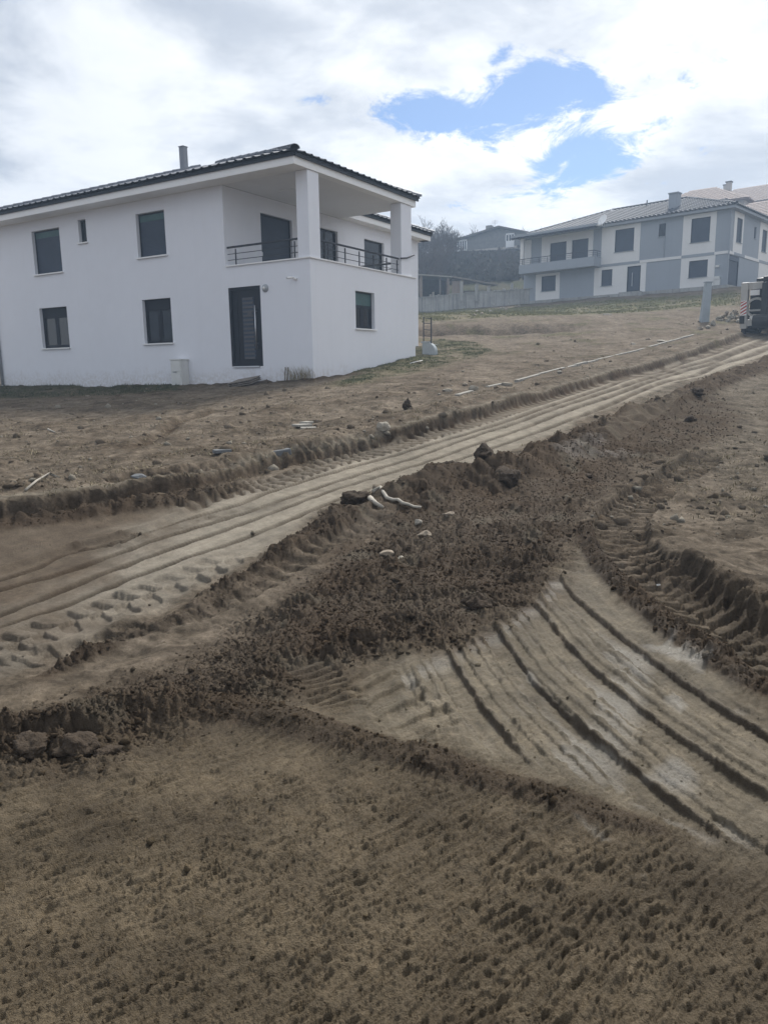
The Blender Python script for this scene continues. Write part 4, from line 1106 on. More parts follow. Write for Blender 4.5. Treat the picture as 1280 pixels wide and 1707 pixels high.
    d = f.obj('front_door', M['dark_frame'], H)
    g = MB(); pane_box(g, O, X, NY, a0 + .301, a1 - .10, b0 + .10, b1 - .10, .07, .12); g.obj('door_leaf', M['door'], d)
    g = MB(); pane_box(g, O, X, NY, a0 + .50, a0 + .98, b0 + .22, b1 - .32, .062, .069); g.obj('inset_panel', M['shutter'], d)
    sm = None; s0, s1 = b0 + .26, b1 - .36
    for k in range(15):
        zc = s0 + (s1 - s0) * k / 14
        if sm is None:
            g = MB(); pane_box(g, O, X, NY, a0 + .53, a0 + .95, -0.032, 0.032, .045, .0615); so = g.obj('slat', M['slat'], d); sm = so.data
        else:
            so = bpy.data.objects.new('slat', sm); col.objects.link(so); so.parent = d
        so.location = (0, 0, zc)
    g = MB(); pane_box(g, O, X, NY, a0 + .72, a0 + .90, s0 + 1.28, s0 + 1.42, .038, .0449); g.obj('number_plate', M['slat'], d)
    g = MB().tube([(a0 + 1.06, -.005, b0 + .52), (a0 + 1.06, -.005, b1 - .58)], .02, 8)
    for zc in (b0 + .7, b1 - .75): g.tube([(a0 + 1.06, -.005, zc), (a0 + 1.06, .07, zc)], .012, 6)
    g.obj('bar_handle', M['steel'], d, smooth=True)
    g = MB(); pane_box(g, O, X, NY, a0 + .08, a1 - .12, b0 - .03, b0 + .01, -.05, .10); g.obj('threshold', M['steel'], d)
    # lamp and camera by the door
    px = HA.hit(442.5, 480, 'y', 0)
    lm = MB().tube([(px[0], 0.0, q(px[2])), (px[0], -.03, q(px[2])), (px[0], -.075, q(px[2]) - .0)], [.12, .115, .06], 16).obj('wall_lamp', M['pipe'], H, smooth=True)
    lm['label'] = 'round grey wall lamp'
    MB().tube([(px[0], -.076, q(px[2])), (px[0], -.10, q(px[2]))], [.05, .035], 12).obj('lamp_glass', M['lampglass'], lm, smooth=True)
    px = HA.hit(488, 463, 'y', 0)
    cm_ = MB().tube([(px[0] + .12, 0, q(px[2]) - .03), (px[0] + .12, -.05, q(px[2]) - .03), (px[0] + .10, -.09, q(px[2]) - .01)], [.05, .045, .03], 10).obj('security_camera', M['trim'], H, smooth=True)
    MB().tube([(px[0] + .10, -.10, q(px[2])), (px[0] - .06, -.20, q(px[2]) - .01)], [.035, .035], 10).obj('lens_barrel', M['trim'], cm_, smooth=True)
    MB().tube([(px[0] - .061, -.2, q(px[2]) - .01), (px[0] - .07, -.206, q(px[2]) - .012)], [.028, .028], 10).obj('lens', M['mblack'], cm_)
    # downpipe at the far left corner
    MB().tube([(-15.62, -.07, q(1.25)), (-15.62, -.07, q(7.1)), (-15.62, -.5, q(7.3))], .055, 10).obj('downpipe', M['pipe'], H, smooth=True)
    # railings
    for zz in (0,):
        seg_rail(H, M['rail'], (0, .10, 0), X, XW + .02, -.44, q(5.43), (-2.92, -0.62), (q(5.05), q(5.23)), q(4.87), hand=.032)
        seg_rail(H, M['rail'], (-.10, 0, 0), Y, .56, 5.22, q(5.42), (1.05, 1.95, 2.75, 3.60, 4.42, 5.12), (q(5.04), q(5.22)), q(4.87), hand=.032)
        rr_ = MB().tube([(.02, 5.16, q(5.415)), (.055, 5.55, q(5.47)), (.055, 6.05, q(5.62))], .026, 8).obj('handrail', M['rail'], H)
        seg_rail(H, M['rail'], (0, YB - .12, 0), X, XW + .05, -.12, q(5.42), (-2.4, -1.5, -.7), (q(5.04), q(5.22)), q(4.87), hand=.032)
    return H


def clear_glass():
    if 'clear_glass' in MATS: return MATS['clear_glass']
    mt = bpy.data.materials.new('clear_glass'); mt.use_nodes = True
    T = NT(mt.node_tree); T.n.clear(); out = T.node('ShaderNodeOutputMaterial')
    tr = T.node('ShaderNodeBsdfTransparent'); tr.inputs[0].default_value = (.75, .8, .82, 1)
    gl = T.node('ShaderNodeBsdfGlossy'); gl.inputs[1].default_value = .04
    lw = T.node('ShaderNodeFresnel'); lw.inputs[0].default_value = 1.5
    mx = T.node('ShaderNodeMixShader'); T.l.new(T.math('ADD', lw.outputs[0], .04), mx.inputs[0]); T.l.new(tr.outputs[0], mx.inputs[1]); T.l.new(gl.outputs[0], mx.inputs[2])
    T.l.new(mx.outputs[0], out.inputs[0]); MATS['clear_glass'] = mt; return mt


WHITE_HOUSE = build_white_house()


# ------------------------------------------------------------------ the grey and white house up the slope
def corrugated(mb, o, along, up, wid, dep, clip, tw=0.36, tl=0.42, amp=0.11):
    """tile columns and courses as one relief surface; clip(x,y) -> keep"""
    o, along, up = A3(*o), A3(*along), A3(*up); nrm = np.cross(along, up)
    n = int(wid / tw); m_ = int(dep / tl); prof = (0, .6, 1, .6, 0, -.05)
    for c in range(m_):
        for k in range(n):
            ctr = o + along * ((k + .5) * tw) + up * ((c + .5) * tl)
            if not clip(ctr[0], ctr[1]): continue
            vs = []
            for (v, lift) in ((0, .03), (tl, .0)):
                for j, p in enumerate(prof):
                    vs.append(o + along * (k * tw + tw * j / 5) + up * (c * tl + v) + nrm * (amp * p + lift + .01))
            for j, p in enumerate(prof): vs.append(o + along * (k * tw + tw * j / 5) + up * (c * tl) + nrm * (amp * p - .005))
            mb.add(vs, [(j, j + 1, 6 + j + 1, 6 + j) for j in range(5)] + [(12 + j, 12 + j + 1, j + 1, j) for j in range(5)])


def build_grey_house():
    z0 = 7.5; H = empty('grey_house', HB.world(0, 0, z0), -HB.yaw)
    tag(H, 'blue grey and off white two storey house with long balcony on the grassy slope', 'house')
    q = lambda z: z - z0
    X, Y = (1, 0, 0), (0, 1, 0); NX, NY = (1, 0, 0), (0, -1, 0); O = (0, 0, 0)
    XL = -18.35; YD = 11.5; ZE = 13.4; ZN = 10.26; TH = .25
    fx = lambda px, py: HB.hit(px, py, 'y', 0.0)[0]
    fy = lambda px, py: HB.hit(px, py, 'x', 0.0)[1]
    Aw = (-9.36, -7.66, 11.25, 13.07); Sw = (-5.58, -5.01, 12.06, 13.05); Rw = (-2.95, -1.48, 11.25, 13.07)
    Lw = (-10.47, -9.47, 8.58, 9.92); Qw = (-2.95, -1.48, 8.58, 9.87); Ww = (-16.41, -14.94, 8.6, 9.93); Dr = (-8.13, -6.94, 7.9, 9.98)
    zb = HB.hit(903, 405, 'y', 0)[2]
    b1 = HB.hit(917.5, 405, 'y', 0); b2 = HB.hit(944.5, 402, 'y', 0); b3 = HB.hit(953.8, 400, 'y', 0); b4 = HB.hit(981, 398, 'y', 0)
    zt1 = HB.hit(930, 403.5, 'y', 0)[2]
    Bd1 = (b1[0], b2[0], ZN + .25, zt1); Bd2 = (b3[0], b4[0], ZN + .25, zt1)
    front = (Aw, Sw, Rw, Lw, Qw, Ww, Dr, Bd1, Bd2)
    wall('wall', M['bgrey'], H, O, X, NY, XL, 0, 6.9, ZE, TH, front, z0)
    Xw = (1.46, 2.69, 11.17, 12.98); Tw = (5.65, 6.15, 11.9, 12.8); Zw = (7.67, 8.91, 11.08, 12.85); Yd = (.34, 2.54, 7.85, 10.1)
    wall('wall', M['bgrey'], H, O, Y, NX, TH, YD, 6.9, ZE, TH, (Xw, Tw, Zw, Yd), z0)
    wall('wall', M['bgrey'], H, (0, YD, 0), X, (0, 1, 0), XL, -TH, 6.9, ZE, TH, (), z0)
    wall('wall', M['bgrey'], H, (XL, 0, 0), Y, (-1, 0, 0), TH, YD - TH, 6.9, ZE, TH, (), z0)
    # proud off-white panels between storeys
    pt = .03; BH = .11
    def panel(a0, a1, za, zz, holes, o=O, D=X, N=NY):
        oo = A3(*o) + A3(*N) * (pt + .0)
        hs = [hh for hh in holes if hh[0] > a0 - .01 and hh[1] < a1 + .01 and hh[2] >= za - .3 and hh[3] <= zz + .3]
        p = wall('panel', M['bwhite'], H, tuple(oo), D, N, a0, a1, za, zz, pt - .002, hs, z0); return p
    panel(fx(1003, 400), fx(1067, 400), ZN + BH, ZE - .02, front); panel(fx(1138, 390), fx(1193, 390), ZN + BH, ZE - .02, front)
    panel(fx(990, 470), fx(1076.5, 460), 7.3, ZN - BH, front); panel(fx(1134, 460), fx(1191, 450), 7.3, ZN - BH, front); panel(fx(893, 470), fx(933, 470), 7.3, ZN - BH, front)
    panel(b1[0] - .9, b4[0] + .45, ZN + .25, ZE - .02, front)
    sideh = (Xw, Tw, Zw, Yd)
    panel(fy(1223, 380), fy(1238.5, 385), ZN + BH, ZE - .02, sideh, O, Y, NX); panel(fy(1265, 400), YD - .6, ZN + BH, ZE - .02, sideh, O, Y, NX); panel(fy(1263.5, 450), YD - .6, 7.3, ZN - BH, sideh, O, Y, NX)
    # storey band: white beside grey, grey beside white
    xs = [fx(1003, 428), fx(1067, 428), fx(1136, 428), fx(1191, 420), .035]
    for k in range(4):
        a, b = xs[k], xs[k + 1]; mb = MB().box(a + .002, b - .002, -.06, -.001 if k % 2 else -pt - .001, q(ZN) - BH + .003, q(ZN) + BH - .003)
        mb.obj('storey_band', M['bgrey'] if k % 2 == 0 else M['bwhite'], H)
    ys = [-.06, fy(1222, 422), fy(1240, 427), fy(1264, 434), YD]
    for k in range(4):
        MB().box(.001 if k % 2 == 0 else pt + .001, .06, ys[k] + .002, ys[k + 1] - .002, q(ZN) - BH + .003, q(ZN) + BH - .003).obj('storey_band', M['bwhite'] if k % 2 == 0 else M['bgrey'], H)
    # plinth
    MB().box(XL - .05, .22, -.22, -.04, q(6.9), q(7.82)).obj('plinth', M['concrete'], H)
    MB().box(.04, .22, -.04, YD, q(6.9), q(7.82)).obj('plinth', M['concrete'], H)
    OF = (0, -pt, 0)
    for wv in (Aw, Rw, Lw, Qw): win(H, OF, X, NY, *wv, z0, 'shutter', deep=.10, sillmat=M['bgrey'])
    win(H, OF, X, NY, *Ww, z0, 'shutter', deep=.10, sillmat=M['bgrey']); win(H, O, X, NY, *Sw, z0, 'pane', deep=.08, sillmat=M['bgrey'])
    win(H, (pt, 0, 0), Y, NX, *Xw, z0, 'shutter', deep=.10, sillmat=M['bgrey']); win(H, O, Y, NX, *Tw, z0, 'pane', deep=.08, sillmat=M['bgrey']); win(H, (pt, 0, 0), Y, NX, *Zw, z0, 'shutter', deep=.10, sillmat=M['bgrey'])
    for b in (Bd1, Bd2): win(H, OF, X, NY, *b, z0, 'shutter', deep=.10, sill=False)
    # front door with a tall handle, steps
    f = MB(); frame_ring(f, OF, X, NY, Dr[0], Dr[1], Dr[2] - z0, Dr[3] - z0, .09, .03, .15); d = f.obj('front_door', M['dark_frame'], H)
    g = MB(); pane_box(g, OF, X, NY, Dr[0] + .09, Dr[0] + .42, Dr[2] - z0 + .09, Dr[3] - z0 - .09, .08, .13); g.obj('side_panel', M['shutter'], d)
    g = MB(); pane_box(g, OF, X, NY, Dr[0] + .422, Dr[1] - .09, Dr[2] - z0 + .09, Dr[3] - z0 - .09, .07, .12); g.obj('door_leaf', M['shutter'], d)
    MB().tube([(Dr[0] + .48, -.05, q(8.35)), (Dr[0] + .48, -.05, q(9.45))], .025, 6).obj('bar_handle', M['steel'], d)
    st = MB().box(Dr[0] - .9, Dr[1] + .75, -1.15, -.23, q(7.2), q(7.68)).obj('step', M['concrete'], H); MB().box(Dr[0] - .35, Dr[1] + .3, -.75, -.23, q(7.681), q(7.86)).obj('step', M['concrete'], H)
    # garage door on the right face
    f = MB(); frame_ring(f, O, Y, NX, Yd[0], Yd[1], Yd[2] - z0, Yd[3] - z0, .07, .02, .14); d = f.obj('garage_door', M['dark_frame'], H)
    g = MB(); pane_box(g, O, Y, NX, Yd[0] + .07, Yd[1] - .07, Yd[3] - z0 - .37, Yd[3] - z0 - .07, .0, .12); g.obj('shutter_box', M['shutter'], d)
    n = 20; hh = (Yd[3] - Yd[2] - .46) / n; g = MB()
    for k in range(n): pane_box(g, O, Y, NX, Yd[0] + .07, Yd[1] - .07, Yd[2] - z0 + .07 + k * hh, Yd[2] - z0 + .07 + (k + 1) * hh - .012, .08, .11)
    pane_box(g, O, Y, NX, Yd[0] + .07, Yd[1] - .07, Yd[2] - z0 + .07, Yd[3] - z0 - .375, .111, .12); g.obj('shutter', M['shutter'], d)
    # balcony
    yB = -1.25
    bl = HB.hit(864.7, 442, 'y', yB); bl2 = HB.hit(864.7, 456, 'y', yB); br = HB.hit(990, 443, 'y', yB)
    zt, zl, x0, x1 = bl[2], (bl2[2] + br[2]) / 2, bl[0], br[0]
    MB().box(x0, x1, yB, yB + .14, q(zl), q(zt)).obj('balcony_front', M['bgrey'], H)
    MB().box(x0, x0 + .14, yB + .141, -.04, q(zl), q(zt)).obj('balcony_front', M['bgrey'], H); MB().box(x1 - .14, x1, yB + .141, -.04, q(zl), q(zt)).obj('balcony_front', M['bgrey'], H)
    MB().box(x0 + .141, x1 - .141, yB + .141, -.035, q(zl), q(zl) + .2).obj('balcony_floor', M['concrete'], H)
    c1 = HB.hit(868.5, 420, 'y', yB)[0]; c2 = HB.hit(882, 415, 'y', 0)[0]
    seg_rail(H, M['rail'], (0, yB + .07, 0), X, x0 + .1, x1 - .05, q(zt) + .50, [x0 + .3 + (x1 - x0 - .5) * k / 8 for k in range(9)], (q(zt) + .17, q(zt) + .33), q(zt), hand=.03)
    seg_rail(H, M['rail'], (x1 - .07, 0, 0), Y, yB + .1, -.05, q(zt) + .50, (-.6,), (q(zt) + .17, q(zt) + .33), q(zt), hand=.03)
    MB().box(x0 + .02, x0 + .35, yB + .145, yB + .45, q(zt) - .5, q(ZE) - .02).obj('column', M['bwhite'], H)
    # recessed grey panel strips on the balcony back wall
    MB().box(c2 - .65, c2 + .25, -.045, -.002, q(zt) - .3, q(ZE) - .1).obj('panel', M['bwhite'], H)
    # eaves
    ov = .45; ze = ZE + .02
    E_ = MB(); E_.box(x1 + .3, ov, -ov, -.002, q(ZE), q(ZE) + .2); E_.box(.002, ov, .0, YD + ov, q(ZE), q(ZE) + .2)
    E_.box(XL - ov, x1 + .299, yB - .3, -.002, q(ZE), q(ZE) + .2); E_.box(XL - ov, XL - .002, 0, YD + ov, q(ZE), q(ZE) + .2); E_.box(XL, 0, YD + .002, YD + ov, q(ZE), q(ZE) + .2)
    E_.obj('eave', M['bgrey'], H)
    # roof
    ex0, ex1, ey0, ey1 = XL - ov - .08, ov + .08, -ov - .08, YD + ov + .08
    zr = HB.hit(1134, 332, 'y', (ey0 + ey1) / 2)[2]; zeave = ZE + .21
    hw = (ey1 - ey0) / 2; TP = (zr - zeave) / hw; ry = (ey0 + ey1) / 2; ca = 1 / math.hypot(1, TP)
    R_ = MB(); e_ = q(zeave); t_ = q(zr)
    R_.add([(ex0, ey0, e_), (ex1, ey0, e_), (ex1 - hw, ry, t_), (ex0 + hw, ry, t_)], [(0, 1, 2, 3)]); R_.add([(ex1, ey0, e_), (ex1, ey1, e_), (ex1 - hw, ry, t_)], [(0, 1, 2)])
    R_.add([(ex1, ey1, e_), (ex0, ey1, e_), (ex0 + hw, ry, t_), (ex1 - hw, ry, t_)], [(0, 1, 2, 3)]); R_.add([(ex0, ey1, e_), (ex0, ey0, e_), (ex0 + hw, ry, t_)], [(0, 1, 2)])
    # balcony roof continues the slope outwards
    yo = yB - .35; zo = zeave - TP * (ey0 - yo)
    R_.add([(ex0, yo, q(zo)), (x1 + .3, yo, q(zo)), (x1 + .3, ey0, e_), (ex0, ey0, e_)], [(0, 1, 2, 3)])
    R_.obj('roof', M['tileB'], H); roof = H.children[-1] if H.children[-1].name.startswith('roof') else [c for c in H.children if c.name.startswith('roof')][0]
    T_ = MB()
    corrugated(T_, (ex0, ey0, e_), (1, 0, 0), (0, ca, TP * ca), ex1 - ex0, hw / ca, lambda x, y: (ex1 - x) > (y - ey0) and (x - ex0) > (y - ey0))
    corrugated(T_, (ex1, ey0, e_), (0, 1, 0), (-ca, 0, TP * ca), ey1 - ey0, hw / ca, lambda x, y: (y - ey0) > (ex1 - x) and (ey1 - y) > (ex1 - x))
    corrugated(T_, (ex0, yo, q(zo)), (1, 0, 0), (0, ca, TP * ca), x1 + .3 - ex0, (ey0 - yo) / ca + .1, lambda x, y: True)
    r = T_.obj('roof_tile', M['tileB'], roof); tag(r, kind='stuff')
    cm = cap_mesh(.15, .5, 'ridge_tile'); cm.materials.append(M['tileB'])
    def caps(p, e, step=.45):
        p, e = A3(*p), A3(*e); d = e - p; L = np.linalg.norm(d); d /= L; side = np.cross(d, (0, 0, 1)); side /= np.linalg.norm(side); mb = MB()
        for k in range(int(L / step)):
            o_ = p + d * k * step + A3(0, 0, .05); Z = np.cross(side, d)
            mb.add([o_ + side * v.co[0] + d * v.co[1] + Z * v.co[2] for v in cm.vertices], [tuple(f.vertices) for f in cm.polygons])
        o_ = mb.obj('ridge_tile', M['tileB'], roof); tag(o_, kind='stuff')
    caps((ex1, ey0, e_), (ex1 - hw, ry, t_)); caps((ex0 + hw, ry, t_), (ex1 - hw, ry, t_)); caps((ex0, ey0, e_), (ex0 + hw, ry, t_))
    # chimney
    cy = 1.6; cb = HB.hit(1124, 345, 'y', cy); ch = HB.hit(1124, 323.5, 'y', cy); cx = cb[0]
    c_ = MB().box(cx - .36, cx + .36, cy - .35, cy + .35, q(zeave), q(ch[2])).obj('chimney', M['bgrey'], H); MB().box(cx - .42, cx + .42, cy - .41, cy + .41, q(ch[2]), q(ch[2]) + .10).obj('chimney_cap', M['bgrey'], c_)
    vp = HB.hit(1078, 345, 'y', ry - .6); MB().tube([(vp[0], ry - .6, q(zr) - .5), (vp[0], ry - .6, q(zr) + .28)], .06, 8).obj('vent_pipe', M['flue'], H)
    # satellite dish on the balcony roof edge
    dp = HB.hit(1005, 366, 'y', yB - .1); mb = MB(); n = 14
    cen = A3(dp[0], yB - .1, q(dp[2])); nv = A3(-.25, -.9, .35); nv /= np.linalg.norm(nv); a = np.cross(nv, (0, 0, 1)); a /= np.linalg.norm(a); b = np.cross(a, nv)
    vs = [cen]; fs = []
    for j, (rr_, dpth) in enumerate(((.22, .015), (.42, .07))):
        for k in range(n): t = 2 * math.pi * k / n; vs.append(cen + a * rr_ * 1.05 * math.cos(t) + b * rr_ * math.sin(t) + nv * dpth)
    for k in range(n): fs.append((0, 1 + k, 1 + (k + 1) % n)); fs.append((1 + k, 1 + n + k, 1 + n + (k + 1) % n, 1 + (k + 1) % n))
    mb.add(vs, fs); dsh = mb.obj('satellite_dish', M['dish'], H, smooth=True)
    MB().tube([cen, cen + nv * -.12 + A3(0, 0, -.25), cen + A3(0, .3, -.6)], .03, 6).obj('mast', M['steel'], dsh); MB().tube([cen + b * -.4, cen + nv * .42 + b * -.12], .014, 5).obj('feed_arm', M['steel'], dsh)
    MB().box(cen[0] - .55, cen[0] - .1, cen[1] - .15, cen[1] + .2, cen[2] - .42, cen[2] - .28).obj('mount', M['dish'], dsh)
    # downpipes, meter boxes
    MB().tube([(-.03 + .12, -.10, q(7.7)), (.09, -.10, q(13.2))], .05, 8).obj('downpipe', M['bgrey'], H); px = fx(1107, 420)
    MB().tube([(px, -.06, q(10.4)), (px, -.06, q(12.0))], .035, 6).obj('downpipe', M['bgrey'], H)
    for (px_, py_, w_, h_) in ((1196.5, 443.5, .28, .16), (1196, 470, .42, .46), (1195.5, 463.5, .42, .28)):
        p = HB.hit(px_, py_, 'y', 0); MB().box(p[0] - w_ / 2, p[0] + w_ / 2, -.18, -.002, q(p[2]) - h_ / 2, q(p[2]) + h_ / 2).obj('meter_box', M['meter'], H)
    return H


GREY_HOUSE = build_grey_house()


# ------------------------------------------------------------------ other houses
def hip_house(name, label, loc, rz, w, d, hwall, hroof, wallm, roofm, ov=.5, chim=(), wins=(), group=None, tiles=True):
    """plain hipped house: walls, roof with eaves, chimneys, windows"""
    H = empty(name, loc, rz); tag(H, label, 'house', group)
    MB().box(-w / 2, w / 2, -d / 2, d / 2, -2.5, hwall).obj('wall', wallm, H)
    a, b = w / 2 + ov, d / 2 + ov; k = min(a, b); rl = a - k * .95
    R_ = MB(); z = hwall
    R_.add([(-a, -b, z), (a, -b, z), (a, b, z), (-a, b, z)], [(3, 2, 1, 0)])
    R_.add([(-a, -b, z), (a, -b, z), (a, -b, z + .18), (-a, -b, z + .18)], [(0, 1, 2, 3)]); R_.add([(a, -b, z), (a, b, z), (a, b, z + .18), (a, -b, z + .18)], [(0, 1, 2, 3)])
    R_.add([(a, b, z), (-a, b, z), (-a, b, z + .18), (a, b, z + .18)], [(0, 1, 2, 3)]); R_.add([(-a, b, z), (-a, -b, z), (-a, -b, z + .18), (-a, b, z + .18)], [(0, 1, 2, 3)])
    z += .18
    R_.add([(-a, -b, z), (a, -b, z), (rl, 0, z + hroof), (-rl, 0, z + hroof)], [(0, 1, 2, 3)]); R_.add([(a, -b, z), (a, b, z), (rl, 0, z + hroof)], [(0, 1, 2)])
    R_.add([(a, b, z), (-a, b, z), (-rl, 0, z + hroof), (rl, 0, z + hroof)], [(0, 1, 2, 3)]); R_.add([(-a, b, z), (-a, -b, z), (-rl, 0, z + hroof)], [(0, 1, 2)])
    roof = R_.obj('roof', roofm, H)
    if tiles:
        ca = 1 / math.hypot(1, hroof / b); T_ = MB()
        corrugated(T_, (-a, -b, z), (1, 0, 0), (0, ca, hroof / b * ca), 2 * a, b / ca, lambda x, y: (a - abs(x)) / max(a - rl, .01) > (y + b) / b, .45, .6, .04)
        tag(T_.obj('roof_tile', roofm, roof), kind='stuff')
    for (x, y, s, h0, h1) in chim:
        c = MB().box(x - s / 2, x + s / 2, y - s / 2, y + s / 2, h0, h1).obj('chimney', M['creamwall'], H); MB().box(x - s / 2 - .08, x + s / 2 + .08, y - s / 2 - .08, y + s / 2 + .08, h1, h1 + .12).obj('chimney_cap', M['oldroof'], c)
    for (x, zc, ww, hh, face) in wins:
        if face == 'f': o, D, N = (0, -d / 2, 0), (1, 0, 0), (0, -1, 0)
        else: o, D, N = (-w / 2, 0, 0), (0, 1, 0), (-1, 0, 0)
        f = MB(); frame_ring(f, o, D, N, x - ww / 2, x + ww / 2, zc - hh / 2, zc + hh / 2, .09, -.06, -.002); f = f.obj('window', M['trim'], H)
        g = MB(); pane_box(g, o, D, N, x - ww / 2 + .09, x + ww / 2 - .09, zc - hh / 2 + .09, zc + hh / 2 - .09, -.02, -.004); g.obj('pane', M['glass'], f)
    return H


def at(px, py, Y):
    d = ray(px, py); return CAM + d * (Y / d[1])


def back_houses():
    # three houses with brown-red roofs behind the grey house; positions from ridge pixels and distance
    def put(px, py, Y, hwall, hroof, **k):
        p = at(px, py, Y); return (p[0], p[1], p[2] - hwall - hroof - .18)
    hip_house('tiled_house', 'house with brown red roof and two tall chimneys, highest behind the grey house', put(1262, 309, 118, 6, 3.4), rad(-40), 17, 12, 6, 3.4, M['creamwall'], M['redroof'], .6,
              chim=((-3.6, -2.6, .7, 6.5, 9.75), (-7.4, -3.6, .62, 6.1, 8.3)), wins=((-5, 4, 1.4, 1.4, 'f'), (0, 4, 1.4, 1.4, 'f')))
    hip_house('tiled_house', 'house with dull mauve roof rising just above the chimney of the grey house', put(1172, 314, 104, 6, 3.0), rad(-38), 13, 11, 6, 3.0, M['creamwall'], M['redroof'], .6,
              chim=((3.3, -.5, .6, 7.5, 9.35),), wins=((-3, 4, 1.4, 1.4, 'f'),))
    hip_house('tiled_house', 'lower house with brown red roof at the right edge behind the grey house', put(1290, 332, 92, 5.5, 3.0), rad(-42), 15, 11, 5.5, 3.0, M['creamwall'], M['redroof'], .6,
              chim=((-5.2, -1.2, .62, 6.2, 9.2),), wins=((-3, 3.5, 1.4, 1.4, 'f'), (2, 3.5, 1.4, 1.4, 'f')))


back_houses()


def hill_house():
    Y = 115.0; a = rad(30)
    pk = at(833, 379, Y + 4); pl = at(766, 440, Y)
    H = empty('brick_house', (at(775, 440, Y)[0], Y, 18.0), -a); tag(H, 'old grey brick house with white framed veranda windows among bare trees on the hill', 'house')
    # local frame: x along the long face (towards the viewer's right), y away
    cx, sx = math.cos(a), math.sin(a)
    def hit(px, py, off=0.0):
        o = A3(*H.location); xx = A3(cx, -sx, 0); yy = A3(sx, cx, 0); d = ray(px, py); t = (off - (CAM - o) @ yy) / (d @ yy); P = CAM + t * d - o
        return np.array([P @ xx, off, P[2]])
    l = hit(757, 420); r = hit(850, 410); bt = hit(800, 417)[2]; top = hit(766, 400)[2]
    w = r[0] - l[0]; x0 = l[0]; x1 = x0 + w + 1.0; ev = top + .1
    MB().box(x0 + .6, x1, .6, 9, -3.5, bt - .18).obj('wall', M['brick'], H)
    MB().box(x0, x1, 0, 9, bt - .17, bt + .17).obj('storey_band', M['creamwall'], H)
    le = hit(757, 401)[2]; pk_ = hit(833, 378); mx = pk_[0]; peak = pk_[2]; re = le + .15; xr = x1 + 1.2
    def prism(xs, y0, y1):
        n = len(xs); return MB().add([(x, y0, z) for x, z in xs] + [(x, y1, z) for x, z in xs], [tuple(range(n)), tuple(range(2 * n - 1, n - 1, -1))] + [(k, n + k, n + (k + 1) % n, (k + 1) % n) for k in range(n)])
    prism([(x0 + .05, bt + .171), (xr, bt + .171), (xr, re - .12), (mx, peak - .16), (x0 + .05, le - .12)], .05, 8.9).obj('wall', M['brick'], H)
    prism([(x0 - .6, le - .22), (mx, peak - .10), (xr + .6, re - .25), (xr + .6, re - .02), (mx, peak + .14), (x0 - .6, le + .02)], -.5, 9.5).obj('roof', M['oldroof'], H)
    c = hit(816, 380, 4.0); MB().box(c[0] - .45, c[0] + .45, 3.6, 4.4, c[2] - 1.5, c[2] + .35).obj('chimney', M['brick'], H)
    an = hit(824.5, 378, 4.5); t_ = hit(824.5, 366, 4.5)[2]
    A_ = MB().tube([(an[0], 4.5, an[2] - .4), (an[0], 4.5, t_)], .035, 5)
    for k in range(4): A_.tube([(an[0] - .5, 4.5, t_ - .1 - .14 * k), (an[0] + .5, 4.5, t_ - .1 - .14 * k)], .018, 4)
    A_.obj('aerial', M['steel'], H)
    # veranda glazing on the left end and on the right
    g0 = hit(759, 415)[0]; g1 = hit(778, 412)[0]; wt = hit(770, 402)[2]; wb = hit(770, 416)[2]
    n = 5
    f = MB().box(g0, g1, -.16, .04, wb - .3, wb).box(g0, g1, -.16, .04, wt, wt + .2)
    for k in range(n + 1): xx = g0 + (g1 - g0) * k / n; f.box(xx - .07, xx + .07, -.155, .04, wb + .001, wt - .001)
    f = f.obj('veranda_window', M['trim'], H)
    for k in range(n): a0 = g0 + (g1 - g0) * k / n + .08; a1 = g0 + (g1 - g0) * (k + 1) / n - .08; MB().box(a0, a1, -.08, -.05, wb + .01, wt - .01).obj('pane', M['glass'], f)
    MB().box(g0, g1, -.1, .045, bt + .18, wb - .31).obj('veranda_wall', M['creamwall'], H)
    g0 = hit(843.5, 405)[0]; g1 = hit(857, 405)[0]; wt = hit(850, 391)[2]; wb = hit(850, 401)[2]
    f = MB().box(g0, g1, -.16, .04, wb - .9, wb).box(g0, g1, -.16, .04, wt, wt + .2)
    for k in range(4): xx = g0 + (g1 - g0) * k / 3; f.box(xx - .06, xx + .06, -.155, .04, wb + .001, wt - .001)
    f = f.obj('veranda_window', M['trim'], H)
    for k in range(3): a0 = g0 + (g1 - g0) * k / 3 + .08; a1 = g0 + (g1 - g0) * (k + 1) / 3 - .08; MB().box(a0, a1, -.08, -.05, wb + .01, wt - .01).obj('pane', M['glass'], f)
    p = hit(815, 430); MB().box(p[0] - .5, p[0] + .5, .54, .62, p[2] - .9, p[2] + .6).obj('door', M['creamwall'], H)


hill_house()


